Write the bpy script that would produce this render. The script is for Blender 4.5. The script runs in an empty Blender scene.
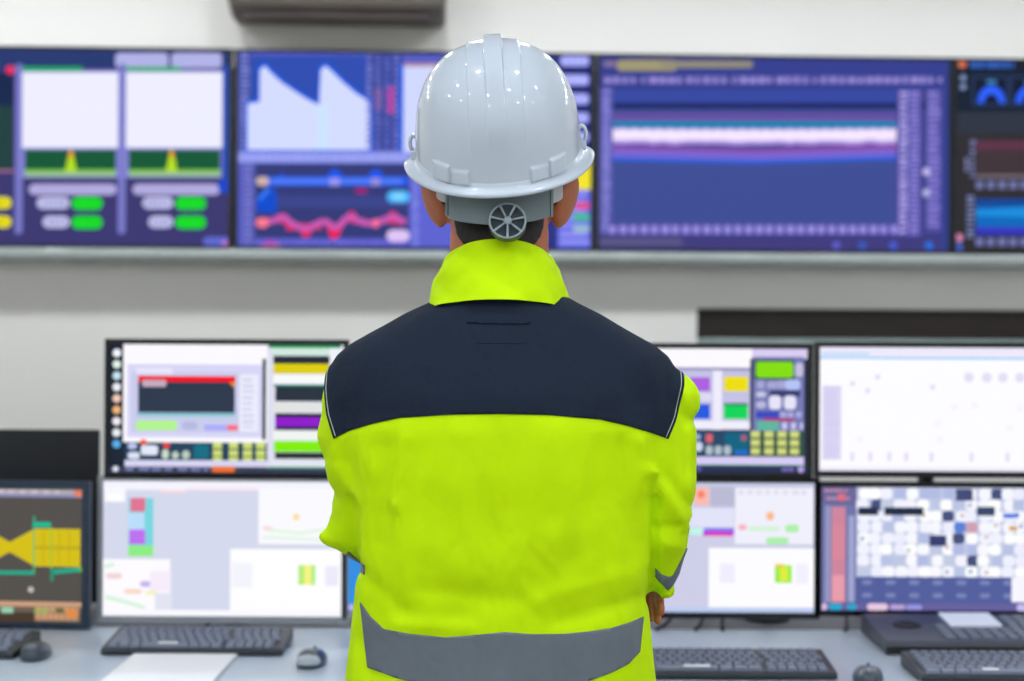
import bpy, bmesh, math, random
import numpy as np
from mathutils import Vector, Matrix, noise
random.seed(7)
PI = math.pi
C = bpy.context.scene.collection
F = 1422.0            # focal length in pixels (50 mm on a 36 mm wide sensor)
CH = 1.38             # camera height
ROLL = 0.0051

def P(px, py, Y):
    """photo pixel at depth Y -> world point (camera roll undone)"""
    dx, dy = px - 512.0, py - 340.5
    rx = dx + ROLL * dy; ry = dy - ROLL * dx
    return Vector((rx / F * Y, Y, CH - ry / F * Y))

def lin(c):
    out = []
    for v in c[:3]:
        v = v / 255.0
        out.append(v / 12.92 if v <= 0.04045 else ((v + 0.055) / 1.055) ** 2.4)
    return tuple(out)

# ------------------------------------------------------------------ materials
def mat(name, rgb, rough=0.5, metal=0.0, spec=0.5, bump=0.0, bscale=200.0, var=0.0, vscale=5.0, coat=0.0, sheen=0.0, sss=0.0, stretch=None):
    m = bpy.data.materials.new(name); m.use_nodes = True
    nt = m.node_tree; b = nt.nodes['Principled BSDF']
    col = lin(rgb)
    b.inputs['Base Color'].default_value = (*col, 1)
    b.inputs['Roughness'].default_value = rough
    b.inputs['Metallic'].default_value = metal
    b.inputs['Specular IOR Level'].default_value = spec
    b.inputs['Coat Weight'].default_value = coat
    b.inputs['Coat Roughness'].default_value = 0.04
    if sheen: b.inputs['Sheen Weight'].default_value = sheen
    if sss:
        b.inputs['Subsurface Weight'].default_value = sss
        b.inputs['Subsurface Radius'].default_value = (0.02, 0.008, 0.004)
        b.inputs['Subsurface Scale'].default_value = 1.0
    tc = nt.nodes.new('ShaderNodeTexCoord')
    src = tc.outputs['Object']
    if stretch:
        mp = nt.nodes.new('ShaderNodeMapping'); mp.inputs['Scale'].default_value = stretch
        nt.links.new(src, mp.inputs['Vector']); src = mp.outputs['Vector']
    if var:
        n = nt.nodes.new('ShaderNodeTexNoise'); n.inputs['Scale'].default_value = vscale; n.inputs['Detail'].default_value = 4
        nt.links.new(src, n.inputs['Vector'])
        r = nt.nodes.new('ShaderNodeValToRGB')
        r.color_ramp.elements[0].position = 0.3; r.color_ramp.elements[1].position = 0.7
        r.color_ramp.elements[0].color = (*[max(0, c * (1 - var)) for c in col], 1)
        r.color_ramp.elements[1].color = (*[min(1, c * (1 + var)) for c in col], 1)
        nt.links.new(n.outputs['Fac'], r.inputs['Fac']); nt.links.new(r.outputs['Color'], b.inputs['Base Color'])
    if bump:
        n = nt.nodes.new('ShaderNodeTexNoise'); n.inputs['Scale'].default_value = bscale; n.inputs['Detail'].default_value = 3
        nt.links.new(src, n.inputs['Vector'])
        bp = nt.nodes.new('ShaderNodeBump'); bp.inputs['Strength'].default_value = bump; bp.inputs['Distance'].default_value = 0.002
        nt.links.new(n.outputs['Fac'], bp.inputs['Height']); nt.links.new(bp.outputs['Normal'], b.inputs['Normal'])
    return m

def emit(name, rgb, s):
    m = bpy.data.materials.new(name); m.use_nodes = True
    nt = m.node_tree; b = nt.nodes['Principled BSDF']
    b.inputs['Base Color'].default_value = (0.8, 0.8, 0.8, 1)
    b.inputs['Emission Color'].default_value = (*lin(rgb), 1); b.inputs['Emission Strength'].default_value = s
    return m

def display_mat():
    """a lit display: every pixel block emits the colour shown on it"""
    m = bpy.data.materials.new('lit_display'); m.use_nodes = True
    nt = m.node_tree; b = nt.nodes['Principled BSDF']
    b.inputs['Base Color'].default_value = (0.004, 0.004, 0.005, 1)
    b.inputs['Roughness'].default_value = 0.3
    b.inputs['Specular IOR Level'].default_value = 0.08
    a = nt.nodes.new('ShaderNodeAttribute'); a.attribute_name = 'shown'
    nt.links.new(a.outputs['Color'], b.inputs['Emission Color'])
    b.inputs['Emission Strength'].default_value = 1.0
    return m

M = dict(
    wall=mat('painted_wall', (232, 229, 223), 0.75, bump=0.15, bscale=90, var=0.02, vscale=1.5),
    ceiling=mat('ceiling_paint', (228, 228, 226), 0.8, bump=0.1, bscale=60),
    floor=mat('grey_floor', (150, 150, 150), 0.45, var=0.06, vscale=3),
    ledge=mat('brushed_metal', (176, 184, 180), 0.2, metal=0.45, bump=0.05, bscale=40, stretch=(1, 30, 30)),
    bezel=mat('black_bezel', (16, 19, 26), 0.25, spec=0.5, bump=0.03, bscale=300),
    bezel_blue=mat('blue_grey_bezel', (40, 56, 76), 0.35, bump=0.03, bscale=300),
    bezel_grey=mat('grey_bezel', (152, 156, 164), 0.3, bump=0.03, bscale=300),
    back=mat('black_plastic', (24, 25, 28), 0.5, bump=0.1, bscale=500),
    darkpanel=mat('dark_panel', (30, 34, 40), 0.55, bump=0.1, bscale=200),
    brown=mat('dark_brown_panel', (58, 46, 41), 0.5, var=0.12, vscale=6, stretch=(1, 8, 8)),
    greenledge=mat('pale_sill', (140, 156, 154), 0.25, spec=0.6, var=0.1, vscale=8),
    acbody=mat('shade_toned_casing', (114, 105, 96), 0.5, bump=0.03, bscale=100),  # white casing; the shade on its underside is put into this base colour
    desk=mat('pale_blue_worktop', (196, 208, 223), 0.32, spec=0.5, var=0.02, vscale=4),
    deskside=mat('grey_desk_panel', (120, 126, 134), 0.5, var=0.03),
    key=mat('dark_key', (124, 132, 153), 0.45, bump=0.05, bscale=500),
    kbody=mat('keyboard_body', (40, 45, 56), 0.4, bump=0.05, bscale=400),
    white_label=mat('white_label', (235, 238, 242), 0.4, var=0.02),
    mouse=mat('mouse_shell', (62, 72, 86), 0.28, spec=0.6, bump=0.03, bscale=300),
    mouse_l=mat('silver_plastic', (190, 198, 208), 0.3, bump=0.03, bscale=300),
    paper=mat('paper', (246, 246, 250), 0.7, bump=0.05, bscale=150),
    red=mat('red_plastic', (214, 60, 70), 0.4, var=0.03),
    lcd=emit('lcd_glow', (140, 160, 205), 0.42),
    phone=mat('grey_console', (68, 73, 86), 0.35, bump=0.05, bscale=300),
    cable=mat('cable_black', (22, 22, 25), 0.4, bump=0.02),
    lamp=emit('lamp_diffuser', (243, 249, 255), 178.0),
    lamprim=mat('lamp_rim', (235, 235, 235), 0.4, bump=0.02),
    helmet=mat('white_gloss_shell', (200, 211, 224), 0.4, spec=0.4, coat=0.8, bump=0.012, bscale=40),
    strap=mat('grey_plastic_band', (118, 133, 138), 0.4, bump=0.06, bscale=300),
    strapw=mat('white_plastic', (188, 192, 196), 0.4, bump=0.03),
    knob=mat('translucent_grey_knob', (146, 160, 168), 0.2, spec=0.6, bump=0.03),
    knobdark=mat('dark_grey_knob', (58, 70, 78), 0.3, bump=0.03),
    skin=mat('skin', (186, 108, 72), 0.5, sss=0.12, bump=0.1, bscale=250, var=0.06, vscale=40),
    eye=mat('eye', (230, 228, 224), 0.15, var=0.02),
    hair=mat('black_hair', (26, 21, 20), 0.65, bump=0.9, bscale=700, var=0.5, vscale=300),
    hivis=mat('hi_vis_cloth', (207, 250, 0), 0.75, spec=0.15, bump=0.25, bscale=900, var=0.015, vscale=25),
    navy=mat('navy_cloth', (34, 44, 61), 0.85, spec=0.15, bump=0.5, bscale=1100, var=0.12, vscale=500),
    reflect=mat('grey_reflective_tape', (104, 114, 124), 0.45, spec=0.5, bump=0.2, bscale=1200, var=0.04, vscale=60),
    thread=mat('pale_thread', (190, 205, 190), 0.7, var=0.05),
    trousers=mat('navy_trousers', (34, 42, 60), 0.85, bump=0.4, bscale=800),
    boot=mat('black_boot', (22, 20, 19), 0.4, bump=0.2, bscale=300),
    rearstrip=mat('strip_grey', (98, 99, 104), 0.45, var=0.08, vscale=12),
    chrome=mat('steel_pole', (120, 124, 130), 0.25, metal=0.9, bump=0.02),
)
def wrinkle(m, scale, strength, dist, stretch):
    nt = m.node_tree; b = nt.nodes['Principled BSDF']
    old = b.inputs['Normal'].links[0].from_socket
    tc = nt.nodes.new('ShaderNodeTexCoord'); mp = nt.nodes.new('ShaderNodeMapping'); mp.inputs['Scale'].default_value = stretch
    n = nt.nodes.new('ShaderNodeTexNoise'); n.inputs['Scale'].default_value = scale; n.inputs['Detail'].default_value = 2; n.inputs['Distortion'].default_value = .6
    bp = nt.nodes.new('ShaderNodeBump'); bp.inputs['Strength'].default_value = strength; bp.inputs['Distance'].default_value = dist
    nt.links.new(tc.outputs['Object'], mp.inputs['Vector']); nt.links.new(mp.outputs['Vector'], n.inputs['Vector'])
    nt.links.new(n.outputs['Fac'], bp.inputs['Height']); nt.links.new(old, bp.inputs['Normal']); nt.links.new(bp.outputs['Normal'], b.inputs['Normal'])
wrinkle(M['hivis'], 9, .8, .016, (1.3, 1, .7))
wrinkle(M['navy'], 14, .6, .008, (1.2, 1, .8))
wrinkle(M['reflect'], 12, .5, .008, (1.2, 1, 1))
DISP = display_mat()

# ------------------------------------------------------------------ mesh helpers
def obj(name, bm, m, parent=None, loc=None, smooth=False, bevel=0.0):
    me = bpy.data.meshes.new(name)
    bmesh.ops.recalc_face_normals(bm, faces=bm.faces)
    bm.to_mesh(me); bm.free()
    if smooth:
        for p in me.polygons: p.use_smooth = True
    me.materials.append(m)
    o = bpy.data.objects.new(name, me); C.objects.link(o)
    if parent: o.parent = parent
    if loc: o.location = loc
    if bevel:
        b = o.modifiers.new('bevel', 'BEVEL'); b.width = bevel; b.segments = 3; b.limit_method = 'ANGLE'
        for p in me.polygons: p.use_smooth = True
        w = o.modifiers.new('wn', 'WEIGHTED_NORMAL'); w.keep_sharp = False
    return o

def box(bm, x0, x1, y0, y1, z0, z1, mtx=None):
    vs = [bm.verts.new(v) for v in ((x0,y0,z0),(x1,y0,z0),(x1,y1,z0),(x0,y1,z0),(x0,y0,z1),(x1,y0,z1),(x1,y1,z1),(x0,y1,z1))]
    for f in ((0,3,2,1),(4,5,6,7),(0,1,5,4),(1,2,6,5),(2,3,7,6),(3,0,4,7)):
        bm.faces.new([vs[i] for i in f])
    if mtx:
        for v in vs: v.co = mtx @ v.co
    return bm

def BOX(*a, **k): return box(bmesh.new(), *a, **k)

def lathe(bm, prof, seg=32, mtx=None, cap=True):
    rings = []
    for r, z in prof:
        rings.append([bm.verts.new((r*math.cos(2*PI*i/seg), r*math.sin(2*PI*i/seg), z)) for i in range(seg)])
    for a, b in zip(rings, rings[1:]):
        for i in range(seg):
            bm.faces.new((a[i], a[(i+1)%seg], b[(i+1)%seg], b[i]))
    if cap:
        bm.faces.new(rings[0][::-1]); bm.faces.new(rings[-1])
    if mtx:
        for rg in rings:
            for v in rg: v.co = mtx @ v.co
    return bm

def tube(bm, pts, rad, seg=12, cap=True, flat=1.0):
    """tapered tube along points; rad a number or list; hemispherical-ish ends"""
    pts = [Vector(p) for p in pts]
    if not isinstance(rad, (list, tuple)): rad = [rad]*len(pts)
    # rounded ends
    d0 = (pts[0]-pts[1]).normalized(); d1 = (pts[-1]-pts[-2]).normalized()
    P2, R2 = [], []
    for k in (0.97, 0.75, 0.4):
        P2.append(pts[0] + d0*rad[0]*k); R2.append(rad[0]*math.sqrt(1-k*k))
    P2 += pts; R2 += list(rad)
    for k in (0.4, 0.75, 0.97):
        P2.append(pts[-1] + d1*rad[-1]*k); R2.append(rad[-1]*math.sqrt(1-k*k))
    up = Vector((0, 0, 1)) if abs(d1.z) < 0.9 else Vector((1, 0, 0))
    rings = []; n = len(P2)
    for i, p in enumerate(P2):
        t = (P2[min(i+1, n-1)] - P2[max(i-1, 0)]).normalized()
        a = t.cross(up)
        if a.length < 1e-4: a = t.orthogonal()
        a.normalize(); b = t.cross(a).normalized(); up = (-b if b.dot(up) < 0 else b)
        b = a.cross(t).normalized()
        rings.append([bm.verts.new(p + a*R2[i]*math.cos(2*PI*j/seg) + b*R2[i]*flat*math.sin(2*PI*j/seg)) for j in range(seg)])
    for a, b in zip(rings, rings[1:]):
        for i in range(seg):
            bm.faces.new((a[i], a[(i+1)%seg], b[(i+1)%seg], b[i]))
    bm.faces.new(rings[0][::-1]); bm.faces.new(rings[-1])
    return bm

def loft(bm, rings, cap=True):
    vr = [[bm.verts.new(p) for p in r] for r in rings]
    n = len(vr[0])
    for a, b in zip(vr, vr[1:]):
        for i in range(n):
            bm.faces.new((a[i], a[(i+1)%n], b[(i+1)%n], b[i]))
    if cap:
        bm.faces.new(vr[0][::-1]); bm.faces.new(vr[-1])
    return bm

def ellip(bm, c, r, rot=None, seg=24, rings=16):
    R = rot.to_matrix() if rot else Matrix.Identity(3)
    c = Vector(c)
    top = bm.verts.new(c + R @ Vector((0,0,r[2]))); bot = bm.verts.new(c - R @ Vector((0,0,r[2])))
    vr = []
    for i in range(1, rings):
        t = PI*i/rings
        vr.append([bm.verts.new(c + R @ Vector((r[0]*math.sin(t)*math.cos(2*PI*j/seg), r[1]*math.sin(t)*math.sin(2*PI*j/seg), r[2]*math.cos(t)))) for j in range(seg)])
    for j in range(seg):
        bm.faces.new((top, vr[0][j], vr[0][(j+1)%seg])); bm.faces.new((bot, vr[-1][(j+1)%seg], vr[-1][j]))
    for a, b in zip(vr, vr[1:]):
        for j in range(seg):
            bm.faces.new((a[j], b[j], b[(j+1)%seg], a[(j+1)%seg]))
    return bm

def thing(name, label, cat, loc=(0,0,0), rotz=0.0, group=None):
    o = bpy.data.objects.new(name, None); C.objects.link(o)
    o.empty_display_size = 0.1
    o.location = loc; o.rotation_euler = (0, 0, rotz)
    o['label'] = label; o['category'] = cat
    if group: o['group'] = group
    return o

def tag(o, label, cat, group=None):
    o['label'] = label; o['category'] = cat
    if group: o['group'] = group
    return o

def struct(name, bm, m, **k):
    o = obj(name, bm, m, **k); o['kind'] = 'structure'; return o

# ------------------------------------------------------------------ room shell
X0, X1, YB, HC = -3.3, 3.3, -2.8, 2.95
WY0, WK = 5.10, 0.0366              # front wall: Y = WY0 + WK * X
WROT = math.atan(WK)
def wall_pt(px, py=340.5, off=0.0):
    """point on (or off in front of) the front wall seen at a photo pixel"""
    u = (px - 512.0 + ROLL*(py-340.5)) / F
    Y = (WY0 - off) / (1 - WK*u)
    return P(px, py, Y)

struct('floor', BOX(X0-.1, X1+.1, YB-.1, 5.6, -0.1, 0), M['floor'])
struct('ceiling', BOX(X0-.1, X1+.1, YB-.1, 5.6, HC, HC+.1), M['ceiling'])
struct('wall_left', BOX(X0-.1, X0, YB, 5.5, 0, HC), M['wall'])
struct('wall_right', BOX(X1, X1+.1, YB, 5.5, 0, HC), M['wall'])
struct('wall_back', BOX(X0, X1, YB-.1, YB, 0, HC), M['wall'])
def wallseg(name, x0, x1, z0, z1, t=0.12, m='wall', yoff=0.0):
    o = struct(name, BOX(x0, x1, yoff, yoff+t, z0, z1), M[m]); o.location = (0, WY0, 0); o.rotation_euler.z = WROT; return o
# front wall with a long dark slot on its right
sl = wall_pt(697, 308); s_top = wall_pt(800, 308.5).z; s_bot = wall_pt(850, 340).z
su = sl.x / math.cos(WROT)
bm = bmesh.new()
box(bm, -3.4, su, 0, .16, 0, HC); box(bm, su, 3.4, 0, .16, s_top, HC); box(bm, su, 3.4, 0, .16, 0, s_bot)
o = struct('wall_front', bm, M['wall']); o.location = (0, WY0, 0); o.rotation_euler.z = WROT
o = struct('trim_1', BOX(su, 3.4, .10, .16, s_bot, s_top), M['brown']); o.location = (0, WY0, 0); o.rotation_euler.z = WROT; o['label'] = 'dark brown panel at the back of the wall slot'
o = struct('trim_2', BOX(su+.0, 3.2, -.10, .10, s_bot-.030, s_bot+.004), M['greenledge'], bevel=.004); o.location = (0, WY0, 0); o.rotation_euler.z = WROT; o['label'] = 'pale sill along the dark wall slot'
struct('baseboard_front', BOX(-3.2, 3.2, -.015, 0, 0, .09), M['deskside']).location = (0, WY0-.0, 0)
bpy.data.objects['baseboard_front'].rotation_euler.z = WROT

# ------------------------------------------------------------------ ceiling downlights
lamp0 = thing('downlight', 'round recessed ceiling downlight', 'light', (0, 0, HC), 0, 'ceiling downlights')
bm = bmesh.new(); lathe(bm, [(.056, -.001), (.078, -.001), (.080, -.004), (.076, -.008), (.060, -.009), (.056, -.006), (.056, -.001)], 40, cap=False)
obj('trim_ring', bm, M['lamprim'], lamp0, smooth=True)
bm = bmesh.new(); lathe(bm, [(.0555, -.004), (.0555, -.002)], 40)
obj('diffuser', bm, M['lamp'], lamp0)
def copy_tree(o, parent=None):
    c = o.copy(); C.objects.link(c)
    if parent: c.parent = parent
    for ch in list(o.children): copy_tree(ch, c)
    return c
first = True
rows = [(yy, (-2.5, -1.5, -0.5, 0.5, 1.5, 2.5)) for yy in (-2.0, -0.9, 0.2, 1.4)] + [(4.28, [-2.86 + .44*k for k in range(14)])]
for yy, xr in rows:
    for xx in xr:
        l = lamp0 if first else copy_tree(lamp0)
        first = False
        l.location = (xx, yy, HC)

# ------------------------------------------------------------------ displays
class Screen:
    """flat lit panel; shapes are given in the frame of the picture it shows (measured on the photo)"""
    def __init__(s, x0, x1, yt0, yt1, yb0, yb1, W, H, bg):
        s.b = (x0, x1, yt0, yt1, yb0, yb1); s.W, s.H = W, H
        s.v, s.f, s.c = [], [], []; s.k = 0
        s.poly([(0,0),(1,0),(1,1),(0,1)], bg, uv=True)
    def m(s, x, y):
        x0, x1, yt0, yt1, yb0, yb1 = s.b
        u = (x-x0)/(x1-x0); t = yt0+(yt1-yt0)*u; b = yb0+(yb1-yb0)*u
        v = (y-t)/(b-t)
        return min(max(u,0),1), min(max(v,0),1)
    def poly(s, pts, col, uv=False):
        n0 = len(s.v); d = -0.00004*s.k; s.k += 1
        for p in pts:
            u, v = p if uv else s.m(*p)
            s.v.append(((u-.5)*s.W, d, (.5-v)*s.H))
        s.f.append(tuple(range(n0, n0+len(pts)))); s.c.append(lin(col))
    def r(s, x0, y0, x1, y1, col):
        s.poly([(x0,y0),(x1,y0),(x1,y1),(x0,y1)], col)
    def pill(s, x0, y0, x1, y1, col, rr=None):
        rr = rr or (y1-y0)/2; rr = min(rr, (y1-y0)/2, (x1-x0)/2); pts = []
        for cx, cy, a0 in ((x1-rr,y0+rr,-90),(x1-rr,y1-rr,0),(x0+rr,y1-rr,90),(x0+rr,y0+rr,180)):
            for k in range(5):
                a = math.radians(a0+k*22.5); pts.append((cx+rr*math.cos(a), cy+rr*math.sin(a)))
        s.poly(pts, col)
    def dot(s, x, y, rr, col): s.pill(x-rr, y-rr, x+rr, y+rr, col)
    def blobs(s, x0, y0, x1, y1, step, col, fill=.6, vert=False, jit=.25):
        """row (or column) of small marks: writing too blurred to read"""
        a, e = (y0, y1) if vert else (x0, x1)
        while a < e:
            w = step*fill*random.uniform(1-jit, 1+jit)
            if vert: s.r(x0, a, x1 - random.uniform(0, jit)*(x1-x0), min(a+w, e), col)
            else: s.r(a, y0 + random.uniform(0, jit)*.5*(y1-y0), min(a+w, e), y1, col)
            a += step
    def line(s, pts, w, col):
        for (xa, ya), (xb, yb) in zip(pts, pts[1:]):
            L = math.hypot(xb-xa, yb-ya) or 1; nx, ny = -(yb-ya)/L*w/2, (xb-xa)/L*w/2
            s.poly([(xa+nx,ya+ny),(xb+nx,yb+ny),(xb-nx,yb-ny),(xa-nx,ya-ny)], col)
    def build(s, parent, y, z):
        me = bpy.data.meshes.new('screen'); me.from_pydata(s.v, [], s.f); me.update()
        at = me.color_attributes.new('shown', 'FLOAT_COLOR', 'CORNER')
        i = 0
        for p, c in zip(me.polygons, s.c):
            for li in p.loop_indices: at.data[li].color = (*c, 1)
        me.materials.append(DISP)
        # make every face look at -Y
        bm = bmesh.new(); bm.from_mesh(me)
        for f in bm.faces:
            if f.normal.y > 0: f.normal_flip()
        bm.to_mesh(me); bm.free()
        o = bpy.data.objects.new('screen', me); C.objects.link(o); o.parent = parent; o.location = (0, y, z)
        return o

def casing(parent, W, H, sw, sh, dz, depth, m, z0=0.0, name='casing', back='back'):
    """frame around a screen opening (centre dz above the casing's centre line), and a stepped back shell"""
    bm = bmesh.new(); y0, y1 = 0.0, 0.014
    zc = z0 + H/2 + dz
    box(bm, -W/2, -sw/2, y0, y1, z0, z0+H); box(bm, sw/2, W/2, y0, y1, z0, z0+H)
    box(bm, -sw/2, sw/2, y0, y1, z0, zc-sh/2); box(bm, -sw/2, sw/2, y0, y1, zc+sh/2, z0+H)
    f = obj('bezel', bm, M[m], parent)
    bm = bmesh.new()
    rings = []
    for (y, g) in ((.006, .004), (.018, .003), (.026, .02), (depth*.75, .10), (depth, .14)):
        w, h = W/2 - g*W*.8, H/2 - g*H*.8
        rings.append([(-w, y, z0+H/2-h), (w, y, z0+H/2-h), (w, y, z0+H/2+h), (-w, y, z0+H/2+h)])
    loft(bm, rings)
    obj('back_cover', bm, M[back], parent, bevel=.004)
    return zc

# ---------- four wall displays
TVG = 'wall displays in a row'
def tv(sx0, sx1, bg, label):
    sp = lambda px: 46.0 + .0126*px + 3.2
    bt = lambda px: 244.2 + .0073*px
    off = .075
    a = wall_pt(sx0, sp(sx0), off); b = wall_pt(sx1, sp(sx1), off)
    a2 = wall_pt(sx0, bt(sx0), off); b2 = wall_pt(sx1, bt(sx1), off)
    W = math.hypot(b.x-a.x, b.y-a.y); zt = (a.z+b.z)/2; zb = (a2.z+b2.z)/2; H = zt - zb
    cx = (a.x+b.x)/2; cy = (a.y+b.y)/2
    t = thing('wall_display', label, 'screen', (cx, cy-.004, zb-.012), WROT, TVG)
    zc = casing(t, W+.030, H+.024, W, H, 0, .060, 'bezel')
    bm = bmesh.new(); box(bm, -.2, .2, .055, .079, H*.25, H*.75); obj('wall_bracket', bm, M['back'], t)
    s = Screen(sx0, sx1, sp(sx0), sp(sx1), bt(sx0), bt(sx1), W, H, bg)
    return t, s, zc
LV = (122, 122, 200)
# display 1
t, s, zc = tv(-122, 229, (52, 52, 112), 'leftmost wall display, two white panels above green readouts')
s.r(-122, 46, 230, 68, (34, 54, 112))
for a, b in ((115, 168), (171, 222)): s.pill(a, 53, b, 68, (178, 178, 232), 4)
s.r(-122, 170, 230, 250, (58, 54, 112))
for x in (-110, -80): s.r(x, 72, x+28, 170, (30, 70, 80))
s.r(-48, 73, 13, 106, (14, 34, 74)); s.r(-48, 106, 13, 170, (28, 62, 62)); s.r(-48,170,14,172,(180,120,150))
s.dot(10, 70, 4.5, (236, 40, 95))
for a in (15, 118): s.pill(a, 64, a+8, 234, (118, 118, 196), 3)
for a, b, g in ((22, 118, 82), (126, 223, 181)):
    s.r(a-3, 70, b+3, 178, (128, 128, 208)); s.r(a, 67, g, 71, (0, 176, 84))
    s.r(a, 72.5, b, 148, (238, 238, 255)); s.r(a+3, 150, b-2, 172, (8, 86, 52)); s.r(a+3, 170, b-2, 177, (150, 186, 150)); s.r(a+3, 169.5, b-2, 172, (120, 200, 40))
    c = a+49 if a < 100 else a+46
    s.poly([(c-6, 172), (c-3, 158), (c, 150), (c+3, 158), (c+6, 172)], (180, 225, 20)); s.poly([(c-3, 158), (c-1.5, 150), (c+1.5, 150), (c+3, 158)], (235, 170, 40))
    o = a-22
    s.pill(29+o, 184, 117+o, 195, (176, 170, 222))
    for (dx, y, w0) in ((37, 197, 33), (43, 216, 27)):
        s.pill(dx+o+ (2 if o else 0), y, 70+o, y+12, (192, 192, 234)); s.pill(72+o, y, 103+o, y+13, (2, 214, 24))
        s.blobs(77+o, y+5, 99+o, y+8.5, 4.5, (30, 228, 46), .6); s.blobs(dx+6+o, y+4, 66+o, y+8, 5, (140, 140, 200), .5)
for y in (197, 216): s.pill(-18, y, 12, y+12, (232, 222, 10)); s.blobs(-12, y+4, 8, y+8, 5, (200,190,0), .5)
s.dot(226, 186, 7.5, (18, 70, 205)); s.pill(204, 237, 232, 246, (92, 104, 206)); s.dot(226, 243, 3, (190, 120, 200)); s.r(223, 66, 229, 178, (30, 74, 176))
s.build(t, .002, zc)
# display 2
t, s, zc = tv(239, 591, (84, 92, 196), 'wall display behind the helmet, white sawtooth graph above red and blue traces')
s.r(240, 50, 251, 150, (62, 72, 150)); s.blobs(241, 52, 250, 150, 5, (120, 130, 214), .6, True)
s.r(251, 56, 367, 150, (42, 74, 176)); s.r(367, 52, 402, 150, (48, 62, 146))
saw = [(248,150),(248,104),(260,102),(260,70),(265,66),(270,72),(282,83),(297,93),(308,100),(319,105),(320.5,70),(325,66),(331,71),(342,82),(355,93),(369,102),(370,150)]
s.poly([(246,152),(246,101),(258,99),(258,66),(265,62),(273,70),(285,81),(300,91),(317,101),(318.5,66),(326,62),(334,69),(345,80),(358,91),(372,100),(373,152)], (10, 92, 226))
s.poly(saw, (212, 220, 255)); s.r(317, 106, 328, 150, (205, 228, 255))
for x, c in ((366, (120,128,214)), (375, (98,108,196)), (384, (92,104,196)), (393, (112,120,212))):
    s.blobs(x, 53, x+6, 150, 6, c, .6, True)
s.r(375, 88, 381, 110, (130,100,170)); s.r(387, 87, 394, 114, (176, 66, 160))
s.r(399, 64, 404, 152, (10, 96, 232)); s.r(403, 64, 470, 66.5, (206, 150, 130)); s.r(403, 67, 470, 152, (208, 216, 255))
s.r(239, 152, 470, 163, (140, 150, 236)); s.blobs(242, 154, 408, 161, 6, (160,168,244), .5)
s.r(243, 164, 256, 248, (88, 92, 180)); s.blobs(245, 166, 254, 246, 5, (120,122,206), .55, True)
s.r(256, 164, 409, 238, (48, 56, 118)); s.r(256, 196, 409, 208, (56, 66, 138)); s.r(256, 238, 412, 249, (80, 82, 190)); s.blobs(258, 240, 408, 245, 6, (112,112,214), .6)
s.r(410, 163, 470, 250, (92, 98, 208)); s.blobs(412, 165, 420, 248, 7, (130,136,230), .6, True)
s.r(262, 177, 408, 186, (26, 92, 240)); s.r(272, 178.5, 402, 184.5, (76, 120, 246)); s.r(330, 178, 340, 186, (150,150,240)); s.r(371, 178, 380, 186, (150,140,220))
for c in (335, 376): s.poly([(c-9,178),(c-5,172),(c,169),(c+5,172),(c+9,178)], (16, 84, 236))
s.poly([(279,178),(282,173),(286,178)], (16,84,236)); s.poly([(258,213),(257,199),(268,188),(277,190),(278,213)], (0, 74, 206)); s.line([(260,200),(270,189)], 4, (50,120,250))
s.pill(257, 177, 270, 186, (206, 180, 170)); s.pill(387, 191, 410, 203, (74, 182, 255)); s.pill(392, 194, 405, 200, (130,215,255)); s.pill(355, 188, 368, 194, (150, 30, 110))
pts = [(258,223),(275,221),(284,216),(290,222),(297,226),(307,230),(314,226),(325,221),(330,224),(335,229),(341,225),(346,219),(352,216),(358,221),(370,224),(380,222),(388,219),(393,216),(400,220),(406,223)]
for up, dn in (((277,222),(284,213)),((344,221),(352,211)),((384,222),(393,211))): s.poly([up, (dn[0]-3,dn[1]+1), (dn[0]+3,dn[1]+1), (dn[0]+8, up[1]), (dn[0]+5,up[1]+3)], (226, 36, 96))
for c, h in ((307,238),(335,240)): s.poly([(c-9,224),(c-4,h-2),(c,h),(c+4,h-3),(c+10,224)], (236, 26, 84))
s.line([(287,228),(322,227)], 5, (226,36,96)); s.line([(a, b) for a, b in pts], 6.5, (200, 88, 176)); s.pill(257, 218, 270, 228, (250,120,140)); s.pill(372, 219, 380, 228, (240,110,160))
s.pill(387, 230, 410, 242, (222, 196, 246)); s.poly([(262,248),(268,240),(276,240),(280,248)], (160, 80, 190)); s.r(262, 245, 282, 249, (220, 120, 170))
s.r(470, 50, 560, 250, (40, 50, 130)); s.r(558, 50, 592, 160, (18, 30, 104))
for y in (56, 75, 94, 113, 132, 150): s.pill(560, y, 589, y+11, (160, 164, 250), 4); s.blobs(562, y+3, 587, y+8, 6, (200,204,255), .5)
s.r(576, 160, 592, 190, (244, 228, 40)); s.r(558, 190, 592, 250, (96, 106, 226)); s.blobs(560,192,590,246,8,(150,150,246),.5,True); s.r(576,202,590,210,(220,80,150)); s.r(574,214,590,221,(70,190,140)); s.r(574,226,590,232,(150,190,200))
s.build(t, .002, zc)
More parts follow.
